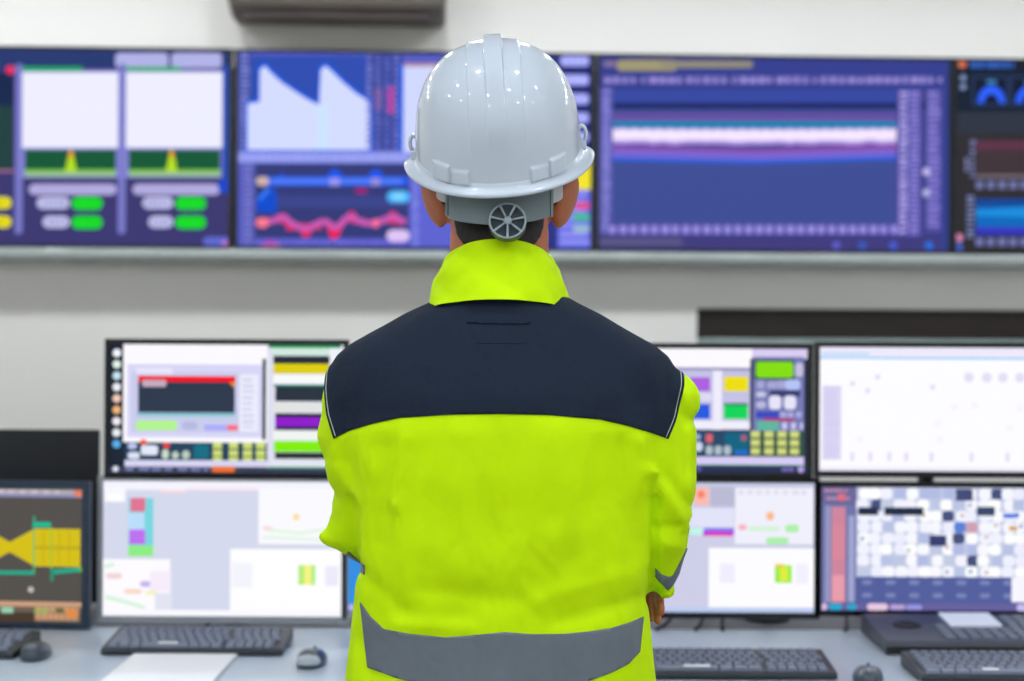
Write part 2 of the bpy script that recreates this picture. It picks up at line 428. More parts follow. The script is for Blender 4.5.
# display 3
t, s, zc = tv(600, 948, (58, 58, 142), 'wall display right of the helmet, one wide plot with a white band')
s.r(600, 46, 948, 252, (60, 60, 132))
s.r(600, 50, 950, 90, (50, 60, 142)); s.r(613, 90, 896, 104, (50, 70, 160)); s.r(600, 103, 948, 109, (22, 30, 96)); s.r(613, 109, 896, 226, (60, 76, 148))
s.pill(617, 60, 676, 71, (160, 152, 112), 3); s.pill(660, 61, 752, 68, (146, 140, 120), 3); s.pill(603, 61, 617, 67, (130,112,150))
s.blobs(603, 76, 945, 84, 43, (100, 96, 176), .8, jit=.15); s.blobs(605, 77, 943, 83, 9, (156, 144, 214), .5, jit=.5)
s.r(613, 114, 896, 121, (104, 74, 160)); s.r(613, 121, 896, 131, (10, 128, 176))
n = 48; top = []; bot = []
for i in range(n+1):
    x = 611+285*i/n; w = 2.2*math.sin(i/n*PI)
    top.append((x, 128.5 - (0 if i % 2 else 1.2) + w*.4)); bot.append((x, 144 + w*.3 + random.uniform(-.8, .8)))
s.poly(top + bot[::-1], (186, 158, 236)); s.poly([(a, b+1.8) for a, b in top] + [(a, b-4) for a, b in bot[::-1]], (246, 232, 255))
s.poly([(613,146),(755,149),(896,145),(896,148),(755,151.5),(613,148)], (150, 60, 160)); s.poly([(613,148),(755,152),(896,148),(896,157),(755,160),(613,157)], (122, 98, 204))
s.poly([(613,157),(755,160),(896,156),(896,160),(755,164),(613,161)], (36, 96, 222))
s.r(600, 88, 613, 234, (86, 88, 172)); s.blobs(603, 90, 611, 232, 7, (140, 136, 218), .6, True)
s.r(608, 224, 903, 235, (80, 80, 166)); s.blobs(610, 225.5, 900, 233.5, 10.4, (156, 144, 226), .62, jit=.08)
s.r(897, 90, 921, 236, (90, 86, 170)); s.blobs(899, 92, 908, 236, 6, (176, 164, 232), .55, True); s.blobs(910, 92, 919, 236, 5, (140,130,214), .5, True)
s.r(926, 90, 941, 232, (84, 80, 166)); s.blobs(927, 92, 940, 230, 6, (140,130,214), .5, True); s.dot(926, 172, 4, (196,186,240)); s.dot(926, 193, 4, (176,180,230))
s.r(600, 237, 948, 252, (62, 58, 124)); s.r(600, 238, 682, 246, (86, 84, 130))
for x, c in ((836,(96,90,200)),(862,(50,90,190)),(893,(70,90,210)),(929,(30,110,230))): s.dot(x, 245.5, 4, c)
s.r(941, 60, 948, 250, (48, 62, 140))
s.build(t, .002, zc)
# display 4
t, s, zc = tv(957, 1303, (20, 24, 40), 'rightmost wall display cut by the frame edge, dark with blue dials')
s.r(957, 120, 1303, 256, (44, 42, 46)); s.r(957, 112, 1303, 134, (44, 50, 64)); s.r(957, 70, 1303, 112, (14, 28, 48))
s.dot(962, 64, 4, (226, 120, 80)); s.blobs(970, 61, 1013, 68, 8, (44, 96, 190), .8); s.dot(963, 78, 3, (130,150,190)); s.dot(963, 87, 3, (130,150,190))
for i in range(9):
    cx = 991 + i*38
    s.r(cx-19, 76, cx+17, 106, (40, 60, 100)); s.r(cx-17, 78, cx+15, 104, (10, 18, 46))
    o_, i_ = 14, 7
    ring = [(cx+o_*math.cos(PI*k/12), 103-1.25*o_*math.sin(PI*k/12)) for k in range(13)] + [(cx+i_*math.cos(PI*k/12), 103-1.25*i_*math.sin(PI*k/12)) for k in range(12, -1, -1)]
    s.poly(ring, (40, 96, 250) if i < 2 else (60, 120, 220)); s.pill(cx-5, 80, cx+5, 84, (60,130,180))
for i in range(2):
    x = 976 + i*170
    s.r(x, 140, x+140, 178, (62, 50, 54)); s.r(x, 141, x+140, 150, (92, 48, 70)); s.r(x, 175, x+140, 178, (120,110,120)); s.blobs(x, 181, x+140, 189, 11, (112, 116, 166), .7, jit=.05)
    s.blobs(x-6, 140, x, 180, 5, (112,116,160), .6, True); s.blobs(x-11, 158, x-7, 172, 5, (130,134,180), .7, True)
    s.r(x, 199, x+140, 229, (0, 104, 190)); s.r(x, 199, x+140, 207, (10, 70, 150)); s.poly([(x,210),(x+60,206),(x+140,212),(x+140,220),(x,216)], (20,140,220)); s.r(x, 227, x+140, 235, (52, 54, 190))
    s.blobs(x, 238, x+140, 246, 11, (112, 118, 176), .7, jit=.05); s.blobs(x-9, 196, x-1, 238, 5, (120, 130, 180), .6, True)
s.dot(959, 238, 4, (216, 140, 180)); s.dot(959, 247, 4, (60, 100, 200))
s.build(t, .002, zc)

# ---------- metal ledge below the wall displays
zl = wall_pt(400, 250.0, .105).z
t = thing('display_ledge', 'long metal ledge under the row of wall displays', 'shelf', (0, WY0, zl), WROT)
bm = bmesh.new()
prof = [(-.001, .0), (-.090, .0), (-.100, -.006), (-.105, -.018), (-.105, -.030), (-.099, -.042), (-.087, -.046), (-.001, -.046)]
loft(bm, [[(x, y, z) for y, z in prof] for x in (-3.2, 3.25)])
obj('rail', bm, M['ledge'], t, smooth=False, bevel=.002)

# ---------- casing high on the wall
a = wall_pt(236, 26); b = wall_pt(446, 30)
t = thing('wall_air_conditioner', 'air conditioner casing darkened with underside shade, high on the wall, cut by the top edge', 'air conditioner', ((a.x+b.x)/2, WY0+WK*(a.x+b.x)/2, a.z), WROT)
w = (b.x-a.x)/2
bm = bmesh.new()
prof = [(-.001, 0), (-.12, .0), (-.19, .035), (-.22, .10), (-.21, .25), (-.18, .30), (-.001, .30)]
loft(bm, [[(x, y, z) for y, z in prof] for x in (-w, w)])
obj('body', bm, M['acbody'], t, bevel=.02)
bm = bmesh.new(); box(bm, -w*.85, w*.85, -.165, -.10, -.004, .012, None); obj('air_louver', bm, M['brown'], t, bevel=.003)

# ------------------------------------------------------------------ desk
DZ = .74
t = thing('control_desk', 'long pale blue-grey control desk in front of the person', 'desk', (0, 2.45, 0))
bm = BOX(-2.5, 2.5, 0, 1.02, DZ-.035, DZ); obj('worktop', bm, M['desk'], t, bevel=.006)
bm = BOX(-2.45, 2.45, .12, .15, .08, DZ-.035); obj('modesty_panel', bm, M['deskside'], t)
for x in (-2.45, -1.2, 1.17, 2.42):
    bm = BOX(x, x+.03, .15, .98, 0, DZ-.035); obj('leg', bm, M['deskside'], t)
bm = BOX(-2.5, 2.5, .715, 1.02, DZ, DZ+.002); o = obj('rear_strip', bm, M['rearstrip'], t); o['label'] = 'dark grey strip along the back of the desk'  # thin dark grey sheet laid over the rear of the worktop

def floorpt(px, py, z=DZ):
    ry = (py-340.5) - ROLL*(px-512); Y = (CH-z)*F/ry
    return P(px, py, Y)

# ------------------------------------------------------------------ desk monitors
MY = 3.15
def monitor(sx0, sx1, sy0, sy1, bg, label, group, bez='bezel', Y=MY, rot=0.0, bw=.012, bb=.014, standing=False, pivot='c'):
    a = P(sx0, sy0, Y); b = P(sx1, sy1, Y)
    W = b.x-a.x; H = a.z-b.z; cx = (a.x+b.x)/2
    z0 = b.z - bb
    t = thing('desk_monitor', label, 'monitor', (cx, Y, z0 if not standing else DZ), rot, group)
    zo = 0 if not standing else z0-DZ
    zc = casing(t, W+2*bw, H+bw+bb, W, H, (bb-bw)/2, .045, bez, z0=zo)
    s = Screen(sx0, sx1, sy0, sy0, sy1, sy1, W, H, bg)
    bm = bmesh.new(); box(bm, -.05, .05, .04, .062, zo+H*.35, zo+H*.65); obj('mount_plate', bm, M['back'], t, bevel=.002)
    return t, s, zc, (cx, z0, W, H)
def mon_stand(cx, ztop, label, levels, dx=0.0):
    t = thing('monitor_stand', label, 'monitor stand', (cx+dx, MY+.12, DZ+.002), 0, 'poles behind the desk monitors')
    bm = bmesh.new(); lathe(bm, [(.0, 0), (.05, 0), (.053, .003), (.05, .008), (.025, .012), (.0, .012)], 32, cap=False); obj('base', bm, M['back'], t, smooth=True)
    bm = bmesh.new(); lathe(bm, [(.018, .010), (.018, ztop-DZ)], 24); obj('pole', bm, M['back'], t, smooth=True)
    for z in levels:
        bm = BOX(-.02, .02, -.0575, 0.01, z-DZ-.02, z-DZ+.02); obj('arm', bm, M['back'], t, bevel=.003)
    return t
MG = 'stacked desk monitors'
# -- upper left
t, s, zc, g = monitor(110, 343, 344, 473, (26, 36, 52), 'upper left desk monitor, black chart with a red header beside coloured bars', MG)
zUL = g[1]+g[3]/2
cols = [(240,244,250),(220,240,225),(200,225,240),(235,238,245),(240,200,180),(235,180,120),(240,235,240),(230,235,240),(90,170,230)]
for i, c in enumerate(cols): s.dot(116.5, 353+i*11.5, 4.2, c)
s.r(123, 344, 268, 443, (252, 250, 255)); s.r(127, 364, 262, 438, (216, 214, 246)); s.r(131, 372, 240, 433, (202, 204, 236)); s.r(136, 368, 172, 374, (232,230,250))
s.r(239, 374, 258, 432, (236, 236, 252)); s.blobs(242, 378, 254, 428, 6, (214,214,240), .5, True)
s.r(138, 376, 235, 382, (244, 14, 40)); s.r(138, 382, 234.5, 413, (44, 56, 76)); s.pill(142, 380, 166, 387, (196, 172, 190), 2); s.poly([(229,382),(235,382),(233,388)], (230,140,30))
s.r(137, 413.5, 235, 416, (110,190,200)); s.r(137, 416, 235, 420, (190,206,232)); s.pill(136, 421, 177, 431, (178, 244, 142), 3); s.pill(182, 422, 197, 430, (182,184,224), 3); s.pill(204, 425, 228, 431, (172,172,250), 2); s.pill(227, 425, 238, 431, (250,110,130), 2)
s.r(262, 358, 265.5, 440, (26, 50, 60))
s.r(125, 443, 268, 463, (36, 66, 92)); s.pill(140, 440, 147, 446, (240,90,60)); s.pill(128, 444, 137, 450, (190,200,240)); s.pill(141, 446, 158, 456, (228,232,250), 3); s.pill(128,453,140,460,(220,226,246),3)
s.pill(163, 443, 170, 449, (236, 70, 70)); s.pill(162, 450, 169, 460, (200,216,200)); s.pill(172, 452, 179, 460, (190,206,190)); s.pill(182, 451, 190, 460, (184,204,190)); s.r(194, 445, 209, 459, (18, 110, 132))
for x in (213, 229, 243, 256):
    for y in (443, 450.5, 457.5): s.r(x, y, x+9, y+6, (208, 222, 118))
s.r(125, 461, 271, 468, (216, 214, 242)); s.r(110, 467.5, 343, 473, (58, 64, 92)); s.blobs(126, 468.5, 208, 472, 13, (120,126,180), .7); s.pill(212, 467, 235, 473, (236, 112, 50), 2); s.dot(116, 470, 3, (220,225,240))
s.r(267, 344, 343, 468, (222, 222, 240)); s.r(268, 344, 340, 347, (0, 140, 80)); s.r(272, 347, 338, 354, (206, 234, 220))
s.r(273, 355, 329, 363, (34, 44, 54)); s.r(273, 363, 329, 373, (222, 206, 0)); s.r(273, 374, 329, 383, (248, 250, 250)); s.r(273, 384, 329, 386, (0, 130, 110)); s.r(275, 386, 329, 401, (40, 50, 62)); s.r(273, 402, 329, 412, (226,228,226))
s.r(275, 413, 329, 430, (34, 38, 50)); s.r(275, 417, 329, 426.5, (142, 26, 204)); s.r(273, 431, 329, 440, (240,244,240)); s.r(274, 441, 329, 452, (130, 238, 0)); s.r(275, 452.5, 329, 459, (40, 48, 44)); s.r(271, 460, 331, 468, (226, 230, 240)); s.r(329, 347, 341, 468, (238, 240, 248)); s.r(268, 467, 343, 469, (60,150,110))
s.build(t, .004, zc)
mon_stand(g[0], g[1]+g[3]*.6, 'black monitor pole behind the left pair of stacked monitors', [g[1]+g[3]/2])
# -- lower left
t, s, zc, g = monitor(103, 341, 481, 617, (213, 217, 237), 'lower left desk monitor, pale grey page with white windows, above the left keyboard', MG, bez='bezel_grey')
s.r(103, 481, 341, 490, (244, 244, 255)); s.r(104, 488, 125, 502, (248,248,255)); s.r(108, 494, 121, 502, (255,255,255)); s.pill(160, 490, 186, 493, (250, 214, 224), 1.5); s.r(186,487,262,490,(250,232,240))
s.r(128, 498, 153, 556, (120, 214, 224)); s.r(128, 513, 144, 530, (186, 222, 250)); s.r(130, 498, 145, 512, (226, 116, 146)); s.r(129, 530, 145, 545, (190, 112, 240)); s.r(128, 546, 153, 557, (140, 238, 130))
s.r(103, 560, 170, 612, (253, 251, 255)); s.pill(106, 574, 122, 580, (240, 214, 214)); s.pill(140, 582, 152, 588, (200,180,236)); s.pill(124, 590, 142, 595, (250,216,196)); s.pill(145, 592, 158, 596, (246,240,190)); s.line([(105,598),(125,603),(145,609)], 4, (214,244,218)); s.line([(104,568),(114,565)], 3, (206,240,210)); s.r(155, 594, 172, 612, (226,228,242)); s.r(150, 572, 171, 592, (246, 236, 250))
s.r(258, 488, 341, 544, (250, 250, 255)); s.pill(292, 513, 299, 520, (252,222,160)); s.pill(262, 526, 272, 530, (252,214,220)); s.line([(268,530),(300,533),(335,527)], 3, (224,246,220)); s.line([(262,537),(336,540)], 3, (224,246,230))
s.r(230, 549, 341, 612, (254, 254, 255)); s.r(232,563,252,588,(244,244,252)); s.r(298, 565, 305, 585, (182, 238, 120)); s.r(304, 565, 311, 585, (246, 244, 130)); s.r(311, 565, 315, 585, (172, 238, 130)); s.r(325,566,338,586,(238,234,250))
s.r(103, 611, 341, 617, (250, 250, 255))
s.build(t, .004, zc)
bm = BOX(-.006, .006, -.001, .004, -.010, -.002); o = obj('power_button', bm, M['back'], t); o.location.x = -.03
g1 = g
# -- lower centre, mostly hidden behind the person
t, s, zc, g = monitor(348.5, 572, 481, 613, (52, 142, 224), 'blue-lit desk monitor mostly hidden behind the person', MG, bez='bezel_grey')
s.r(348, 606, 574, 613, (60,90,170)); s.dot(352, 609, 3.5, (190, 180, 236)); s.poly([(400,481),(574,481),(574,600),(480,613)], (40,120,210))
s.build(t, .004, zc)
mon_stand(g[0], g[1]+g[3]*.6, 'black monitor pole behind the monitor the person hides', [g[1]+g[3]/2])
# -- upper right of the person
t, s, zc, g = monitor(581, 807, 348, 473, (40, 48, 72), 'desk monitor at the right shoulder, lime bar and yellow and green tiles', MG)
for i in range(9): s.dot(588, 356+i*11.5, 4, (220,226,236))
s.r(672, 348, 752, 368, (252, 250, 255)); s.r(620, 348, 672, 430, (250,250,255)); s.r(668, 368, 752, 430, (196, 194, 230)); s.r(752, 348, 807, 358, (218, 206, 242)); s.r(752, 356, 804, 458, (118, 122, 180))
s.r(713, 370, 722, 430, (238, 236, 250)); s.r(690, 393, 712, 401, (220,218,244)); s.r(690, 421, 750, 429, (240, 238, 250)); s.r(668, 367, 752, 370, (150,146,190))
s.r(690, 377, 710, 391, (172, 96, 224)); s.r(690, 404, 710, 419, (38, 90, 224)); s.r(724, 376, 748, 391, (238, 222, 0)); s.r(724, 404, 748, 419, (14, 212, 88)); s.r(724, 403, 748, 405, (30,80,90))
s.r(750, 358, 753, 430, (40,50,70)); s.r(754, 359, 794, 379, (60, 90, 80)); s.pill(756, 361, 793, 377, (132, 222, 6), 3); s.pill(795, 362, 803, 376, (196,190,220), 3)
s.blobs(757, 380, 785, 388, 10, (166, 166, 210), .8); s.pill(785, 379, 800, 389, (180,196,246), 3); s.r(770, 390, 800, 396, (50,60,110))
s.pill(756, 391, 766, 397, (196,196,226)); s.pill(769, 395, 781, 409, (230,228,248), 4); s.pill(784, 395, 796, 409, (230,228,248), 4); s.pill(756, 401, 766, 408, (186,186,220))
s.r(756, 411, 779, 418, (60, 74, 190)); s.r(764, 418, 794, 421, (180,60,120)); s.blobs(780, 411, 803, 417, 8, (170,170,220), .7); s.pill(757, 421, 779, 430, (92, 184, 160), 2); s.blobs(782, 422, 803, 429, 9, (200,200,236), .7)
s.r(693, 431, 752, 458, (40, 72, 104)); s.pill(695, 434, 701, 440, (150,170,230)); s.pill(706, 434, 713, 443, (216,100,110), 2); s.r(725, 433, 748, 452, (16,100,130)); s.pill(695, 442, 703, 452, (210,214,240)); 
for x in (706, 715, 724): s.pill(x, 446, x+7, 455, (176,190,200), 2)
s.r(735, 450, 748, 455, (30,110,200)); s.dot(744, 438, 3, (180,90,110)); s.r(752, 431, 804, 457, (54, 84, 70))
for x in (751, 764.5, 777.5, 790):
    for y in (431, 439.5, 448): s.r(x, y, x+9, y+6.5, (208, 216, 126))
s.r(675, 457, 804, 465, (214, 204, 244)); s.r(581, 466, 807, 473, (42, 48, 84)); s.dot(699, 469.5, 3, (90,80,160)); s.blobs(782, 467.5, 796, 471.5, 7, (120,104,180), .8); s.dot(801, 469.5, 3.3, (176,160,224)); s.r(693, 465, 806, 466.5, (40,130,110))
s.build(t, .004, zc)
zUR = g[1]+g[3]/2; gUR = g
# -- lower right of the person
t, s, zc, g = monitor(578, 814, 482, 613, (206, 206, 232), 'desk monitor behind the right elbow, pale windows with a yellow-green square', MG, bez='bezel')
s.r(578, 482, 814, 488, (196, 200, 226)); s.r(694, 487, 709, 505, (250, 186, 176)); s.dot(701, 494, 4, (250,130,110)); s.r(710, 487, 735, 506, (186,186,212)); s.r(690, 508, 734, 527, (226,226,248))
s.r(690, 528, 704, 535, (190,246,236)); s.pill(703, 530, 734, 536, (200, 60, 214), 2); s.r(708, 534, 730, 536, (240,60,160)); s.r(704, 528, 734, 531, (120,120,240))
s.r(735, 487, 813, 544, (240, 240, 252)); s.pill(766, 511, 774, 520, (252,186,140)); s.pill(738, 524, 747, 530, (250,180,196)); s.pill(785, 524, 799, 532, (176,240,170), 3); s.pill(766, 537, 789, 544, (172, 240, 170), 3); s.pill(748, 526, 780, 531, (212,244,216)); s.blobs(738, 489, 810, 494, 9, (222,222,240), .6)
s.r(709, 548, 814, 611, (253, 252, 255)); s.r(720, 564, 735, 583, (240,238,252)); s.r(775, 565, 792, 583, (156, 236, 70)); s.r(780, 567, 788, 581, (220, 240, 60)); s.r(775, 564, 784, 567, (240,200,60)); s.r(796, 564, 808, 584, (242,240,252)); s.r(578, 608, 814, 613, (190, 204, 240))
s.build(t, .004, zc)
zLR = g[1]+g[3]/2
mon_stand(P(777,500,MY).x, gUR[1]+gUR[3]*.6, 'black monitor pole under the monitors at the right elbow', [zUR, zLR])
# -- upper far right
t, s, zc, g = monitor(820, 1058, 347, 472, (253, 252, 255), 'upper right desk monitor, almost blank white page', MG)
s.r(820, 347, 1058, 356, (238, 234, 252)); s.r(820, 356.5, 1058, 359, (160, 206, 248)); s.r(822, 352, 870, 358, (206,224,250)); s.r(823, 386, 842, 461, (222, 216, 246)); s.blobs(825, 388, 840, 459, 4, (208, 204, 240), .5, True)
for x, y in ((868,391),(853,384),(933,387),(878,377)): s.dot(x, y, 2.6, (226,222,246))
for x in (969, 987, 1003, 1020): s.dot(x, 377, 5, (228,224,246))
for x in (853, 871, 890, 907, 932, 972, 1008): s.r(x-2, 453, x+2, 462, (232,222,246))
for x, y in ((938,424),(955,407),(975,405),(1010,428),(860,440),(1020,408),(940,440)): s.dot(x, y, 4, (247,246,253))
s.r(820, 468, 1058, 472, (240, 236, 252))
s.build(t, .004, zc)
gU = g
# -- lower far right
t, s, zc, g = monitor(822, 1060, 487, 611, (74, 84, 132), 'lower right desk monitor, grid of white camera thumbnails beside a pink column', MG)
s.r(822, 487, 857, 505, (108, 104, 152)); s.blobs(825, 489, 850, 492, 5, (200,140,170), .7); s.blobs(827, 497, 850, 500, 5, (190,150,190), .7); s.pill(838, 494, 846, 501, (226,110,130), 2)
s.r(822, 505, 857, 604, (112, 116, 168)); s.r(826, 506, 831, 604, (150,152,196)); s.r(832, 507, 846, 604, (206, 134, 158)); s.r(833, 525, 845, 560, (216, 136, 156)); s.r(833, 576, 845, 602, (232,158,172)); s.r(849, 516, 855, 603, (160,164,208))
rnd = random.Random(11); s.r(857, 487, 1060, 578, (196, 202, 228))
nx, ny = 17, 8
dark = {(0,2),(2,2),(3,2),(4,2)} 
for j in range(ny):
    for i in range(nx):
        x = 858+i*12; y = 488+j*11.2
        rv = rnd.random()
        if j == 2-0 and False: pass
        k_ = rnd.randint(-12, 6)
        if rv < .06: c = (70, 82, 126)
        elif rv < .26: c = (190+k_, 200+k_, 228)
        elif rv < .29: c = rnd.choice([(90,130,214),(206,160,180),(100,150,180)])
        else: c = (249+k_, 250+k_, 255)
        x += rnd.uniform(-2, 2); s.pill(x, y, x+12.2, y+11, c, 4)
        if c[0] > 220 and rnd.random() < .12: s.dot(x+rnd.uniform(3,8), y+rnd.uniform(3,7), 2.2, rnd.choice([(176,180,210),(150,170,210),(214,190,196),(190,200,190)]))
for i, w in ((858, 20), (884, 39)): s.r(i, 507, i+w, 515, (34, 46, 72))
s.r(955, 488, 972, 500, (66,74,120)); s.r(976, 506, 994, 515, (56,72,104)); s.r(929, 535, 946, 546, (56,64,112)); s.pill(1002, 513, 1018, 517, (40,104,220),1.5); s.pill(1008, 525, 1017, 530, (214,170,110))
s.r(857, 577, 1060, 604, (84, 96, 158))
for j in (583, 596):
    for i in range(9): s.pill(862+i*23.5, j-2.5, 872+i*23.5, j+2, (124, 134, 186), 2)
s.r(1011, 577, 1060, 602, (248, 246, 255)); s.r(822, 604, 1060, 611, (104, 98, 158))
s.dot(824, 607.5, 3.5, (214,190,226)); s.pill(829, 604, 842, 611, (40,166,206)); s.pill(847, 604, 857, 611, (50,160,200)); s.pill(867, 604, 888, 611, (232,200,226)); s.pill(890, 605, 905, 610, (186,164,214)); s.pill(906, 605, 922, 610, (150,150,226)); s.pill(1016,604,1030,611,(200,190,240))
s.build(t, .004, zc)
mon_stand(g[0], gU[1]+gU[3]*.6, 'black monitor pole behind the rightmost pair of monitors', [gU[1]+gU[3]/2, g[1]+g[3]/2])
# -- far left monitor standing on its own foot, turned a little
t, s, zc, g = monitor(-148, 84, 488, 622, (84, 80, 76), 'leftmost desk monitor cut by the frame edge, yellow waveform on dark grey', None, bez='bezel_blue', Y=3.13, bw=.018, bb=.012, standing=True)
t.rotation_euler.z = math.radians(-4)
s.r(-148, 487, 84, 496, (178, 170, 172)); s.r(-148, 493, 84, 496, (140,140,190)); s.dot(80, 490.5, 5, (226, 130, 100)); s.blobs(-100, 489, 60, 492, 12, (206,200,204), .6)
env = []
for x in range(-148, 83, 2):
    k = (x-10) % 160
    d = min(k, 160-k)
    env.append((x, 5 + 14*min(1, d/26.0)))
s.poly([(x, 546.5-h) for x, h in env] + [(x, 546.5+h) for x, h in env[::-1]], (214, 192, 18))
for x in (44, 60, 70): s.r(x, 546-17, x+1.5, 546+17, (196,176,20))
s.r(34, 545, 82, 548, (190,168,30))
s.line([(-148,574),(34,572)], 3.5, (0, 176, 144)); s.line([(35,574),(35,515)], 1.5, (90,190,120)); s.r(34, 521, 52, 526, (14, 190, 150)); s.poly([(33,526),(35,514),(37,526)], (14,180,150)); s.r(52, 526, 53.5, 578, (150,196,60)); s.line([(53,571),(83,568)], 4, (0,176,144)); s.r(52,568,55,580,(0,150,120)); s.dot(84, 568, 3, (110,190,40)); s.dot(32, 589, 3, (200,190,186))
s.r(-148, 601, 84, 607, (206, 160, 128)); s.r(-148, 606, 84, 612, (108,96,84)); s.r(-148, 612, 36, 622, (74, 58, 46)); s.r(2, 607, 14, 613, (150,206,176)); s.r(36, 605, 81, 620, (170, 138, 110)); s.r(36, 607, 50, 613, (150,176,90)); s.blobs(38, 606, 80, 610, 7, (196,160,120), .6); s.blobs(38, 613, 80, 618, 6, (214,150,110), .6); s.r(68, 608, 80, 616, (226,140,70)); s.r(58,607,66,612,(110,100,60))
s.build(t, .004, zc)
bm = BOX(-.10, .10, -.0, .14, 0.0, .010); obj('foot', bm, M['back'], t, bevel=.004)
bm = BOX(-.03, .03, .05, .075, .008, .22); obj('stand_neck', bm, M['back'], t, bevel=.004)
# black panel behind it
a = P(-40, 430, 3.36); b = P(99, 430, 3.36)
t = thing('desk_divider', 'black panel standing behind the leftmost desk monitor', 'panel', ((a.x+b.x)/2-.25, 3.36, DZ+.002))
w = (b.x-a.x)/2
bm = BOX(-w-.25, w+.25, 0, .012, .012, a.z-DZ); obj('board', bm, M['darkpanel'], t, bevel=.003)
for x in (-w-.1, w+.1): obj('foot', BOX(x-.02, x+.02, -.03, .012, 0, .02), M['back'], t, bevel=.002)

# ------------------------------------------------------------------ keyboards
KG = 'keyboards on the desk'
def keycap(w):
    bm = bmesh.new(); h, d = .007, .0155
    loft(bm, [[(-w/2, -d/2, 0), (w/2, -d/2, 0), (w/2, d/2, 0), (-w/2, d/2, 0)], [(-w/2+.0015, -d/2+.001, h), (w/2-.0015, -d/2+.001, h), (w/2-.0015, d/2-.002, h), (-w/2+.0015, d/2-.002, h)]])
    return bm
kc_cache = {}
def keyboard(name, label, cx, cy, W, rz, D=.145, label_key=True):
    t = thing(name, label, 'keyboard', (cx, cy, DZ), rz, KG)
    tilt = Matrix.Rotation(math.radians(6), 4, 'X')
    bm = bmesh.new()
    prof = [(-D/2, .002), (-D/2, .012), (-D/2+.004, .016), (D/2-.004, .030), (D/2, .026), (D/2, .002)]
    loft(bm, [[(x, y, z) for y, z in prof] for x in (-W/2, W/2)])
    obj('case', bm, M['kbody'], t, bevel=.003)
    rows = 6; pitch = .0192; main = int(W*0.66/pitch)
    ang = math.atan2(.014, D-.008)
    for r in range(rows):
        y = -D/2 + .014 + r*.0205 + (.004 if r == 5 else 0)
        z = .0165 + (y + D/2 - .004)*math.tan(ang)
        x = -W/2 + .012; items = []
        if r == 0:
            ws = [1.25, 1.25, 1.25, 5.5, 1.25, 1.25, 1.25]
            sc = (main*pitch)/(sum(ws)*pitch); ws = [w*sc for w in ws]
        else:
            lead = [0, 1.25, .8, .5, 0, 0][r]
            ws = ([1+lead] if lead else []) ; 
            while sum(ws) < main-1: ws.append(1)
            ws.append(max(.7, main-sum(ws)))
        for w in ws: items.append((x + w*pitch/2, w*pitch-.0022)); x += w*pitch
        x += .008
        nn = int((W/2-.010 - x)/pitch)
        for k in range(nn): items.append((x + (k+.5)*pitch, pitch-.0022))
        for (kx, kw) in items:
            kk = round(kw, 4)
            if kk not in kc_cache:
                o = obj('key', keycap(kk), M['key'], t); kc_cache[kk] = o.data
            else:
                o = bpy.data.objects.new('key', kc_cache[kk]); C.objects.link(o); o.parent = t
            o.location = (kx, y, z-.001); o.rotation_euler.x = ang
    if label_key:
        lx, lw = label_key if isinstance(label_key, tuple) else (-.02, .045)
        o = obj('sticker', BOX(-lw/2, lw/2, -.0055, .0055, 0, .0008), M['white_label'], t); o['label'] = 'white sticker'
        y = -D/2 + .014 ; o.location = (lx, y, .0165+(y+D/2)*math.tan(ang)+.0062); o.rotation_euler.x = ang
    return t
a = floorpt(100, 656); b = floorpt(283, 656)
keyboard('computer_keyboard', 'dark keyboard below the lower left monitor, above the white sheet', (a.x+b.x)/2, a.y+.073, b.x-a.x, 0, label_key=(-.05, .04))
b = floorpt(838, 681)
keyboard('computer_keyboard', 'dark keyboard just right of the person, with a white sticker', b.x-.22, b.y+.073, .44, 0, label_key=(-.045, .05))
b = floorpt(900, 652, DZ+.027)
keyboard('computer_keyboard', 'dark keyboard at the bottom right corner, in front of the desk console', b.x+.22, b.y-.073, .44, 0, label_key=(-.085, .03))
b = floorpt(17, 659)
keyboard('computer_keyboard', 'dark keyboard cut by the left edge of the picture', b.x-.20, b.y+.073, .40, math.radians(-3), label_key=None)

# ------------------------------------------------------------------ mice
def mouse(label, x, y, rz, light=False):
    t = thing('computer_mouse', label, 'mouse', (x, y, DZ), rz, 'mice on the desk')
    bm = bmesh.new(); rings = []
    N = 28; L, Wd, H = .052, .029, .030
    rings = []
    for j, k in enumerate((0, .25, .5, .7, .85, .95, .995)):
        sc = math.sqrt(max(0, 1-k**2.4))
        ring = []
        for i in range(N):
            a_ = 2*PI*i/N; ca, sa = math.cos(a_), math.sin(a_)
            xx = Wd*math.copysign(abs(ca)**.8, ca)*(.25+.75*sc if j else .95); yy = L*math.copysign(abs(sa)**.85, sa)*(sc if j else .97)
            ring.append((xx, yy - .006*k, .002 + H*k*(1 - .18*(yy/L))))
        rings.append(ring)
    loft(bm, rings); obj('shell', bm, M['mouse'], t, smooth=True)
    bm = bmesh.new(); lathe(bm, [(.009, -.003), (.0105, -.001), (.0105, .001), (.009, .003)], 20, Matrix.Translation((0, .030, .0185)) @ Matrix.Rotation(PI/2, 4, 'Y')); obj('scroll_wheel', bm, M['back'], t, smooth=True)
    if light:
        bm = bmesh.new(); ellip(bm, (0, -.036, .0140), (.0235, .0175, .0140)); o = obj('palm_rest', bm, M['mouse_l'], t, smooth=True); o['label'] = 'silver palm rest'
    return t
p = floorpt(36, 657); mouse('dark mouse in front of the leftmost monitor', p.x, p.y, .1)
p = floorpt(312, 664); mouse('dark mouse with a silver palm rest, left of the person', p.x, p.y, -.05, True)
p = floorpt(864, 678); mouse('dark mouse at the bottom edge, right of the middle keyboard', p.x, p.y-.03, -.25)

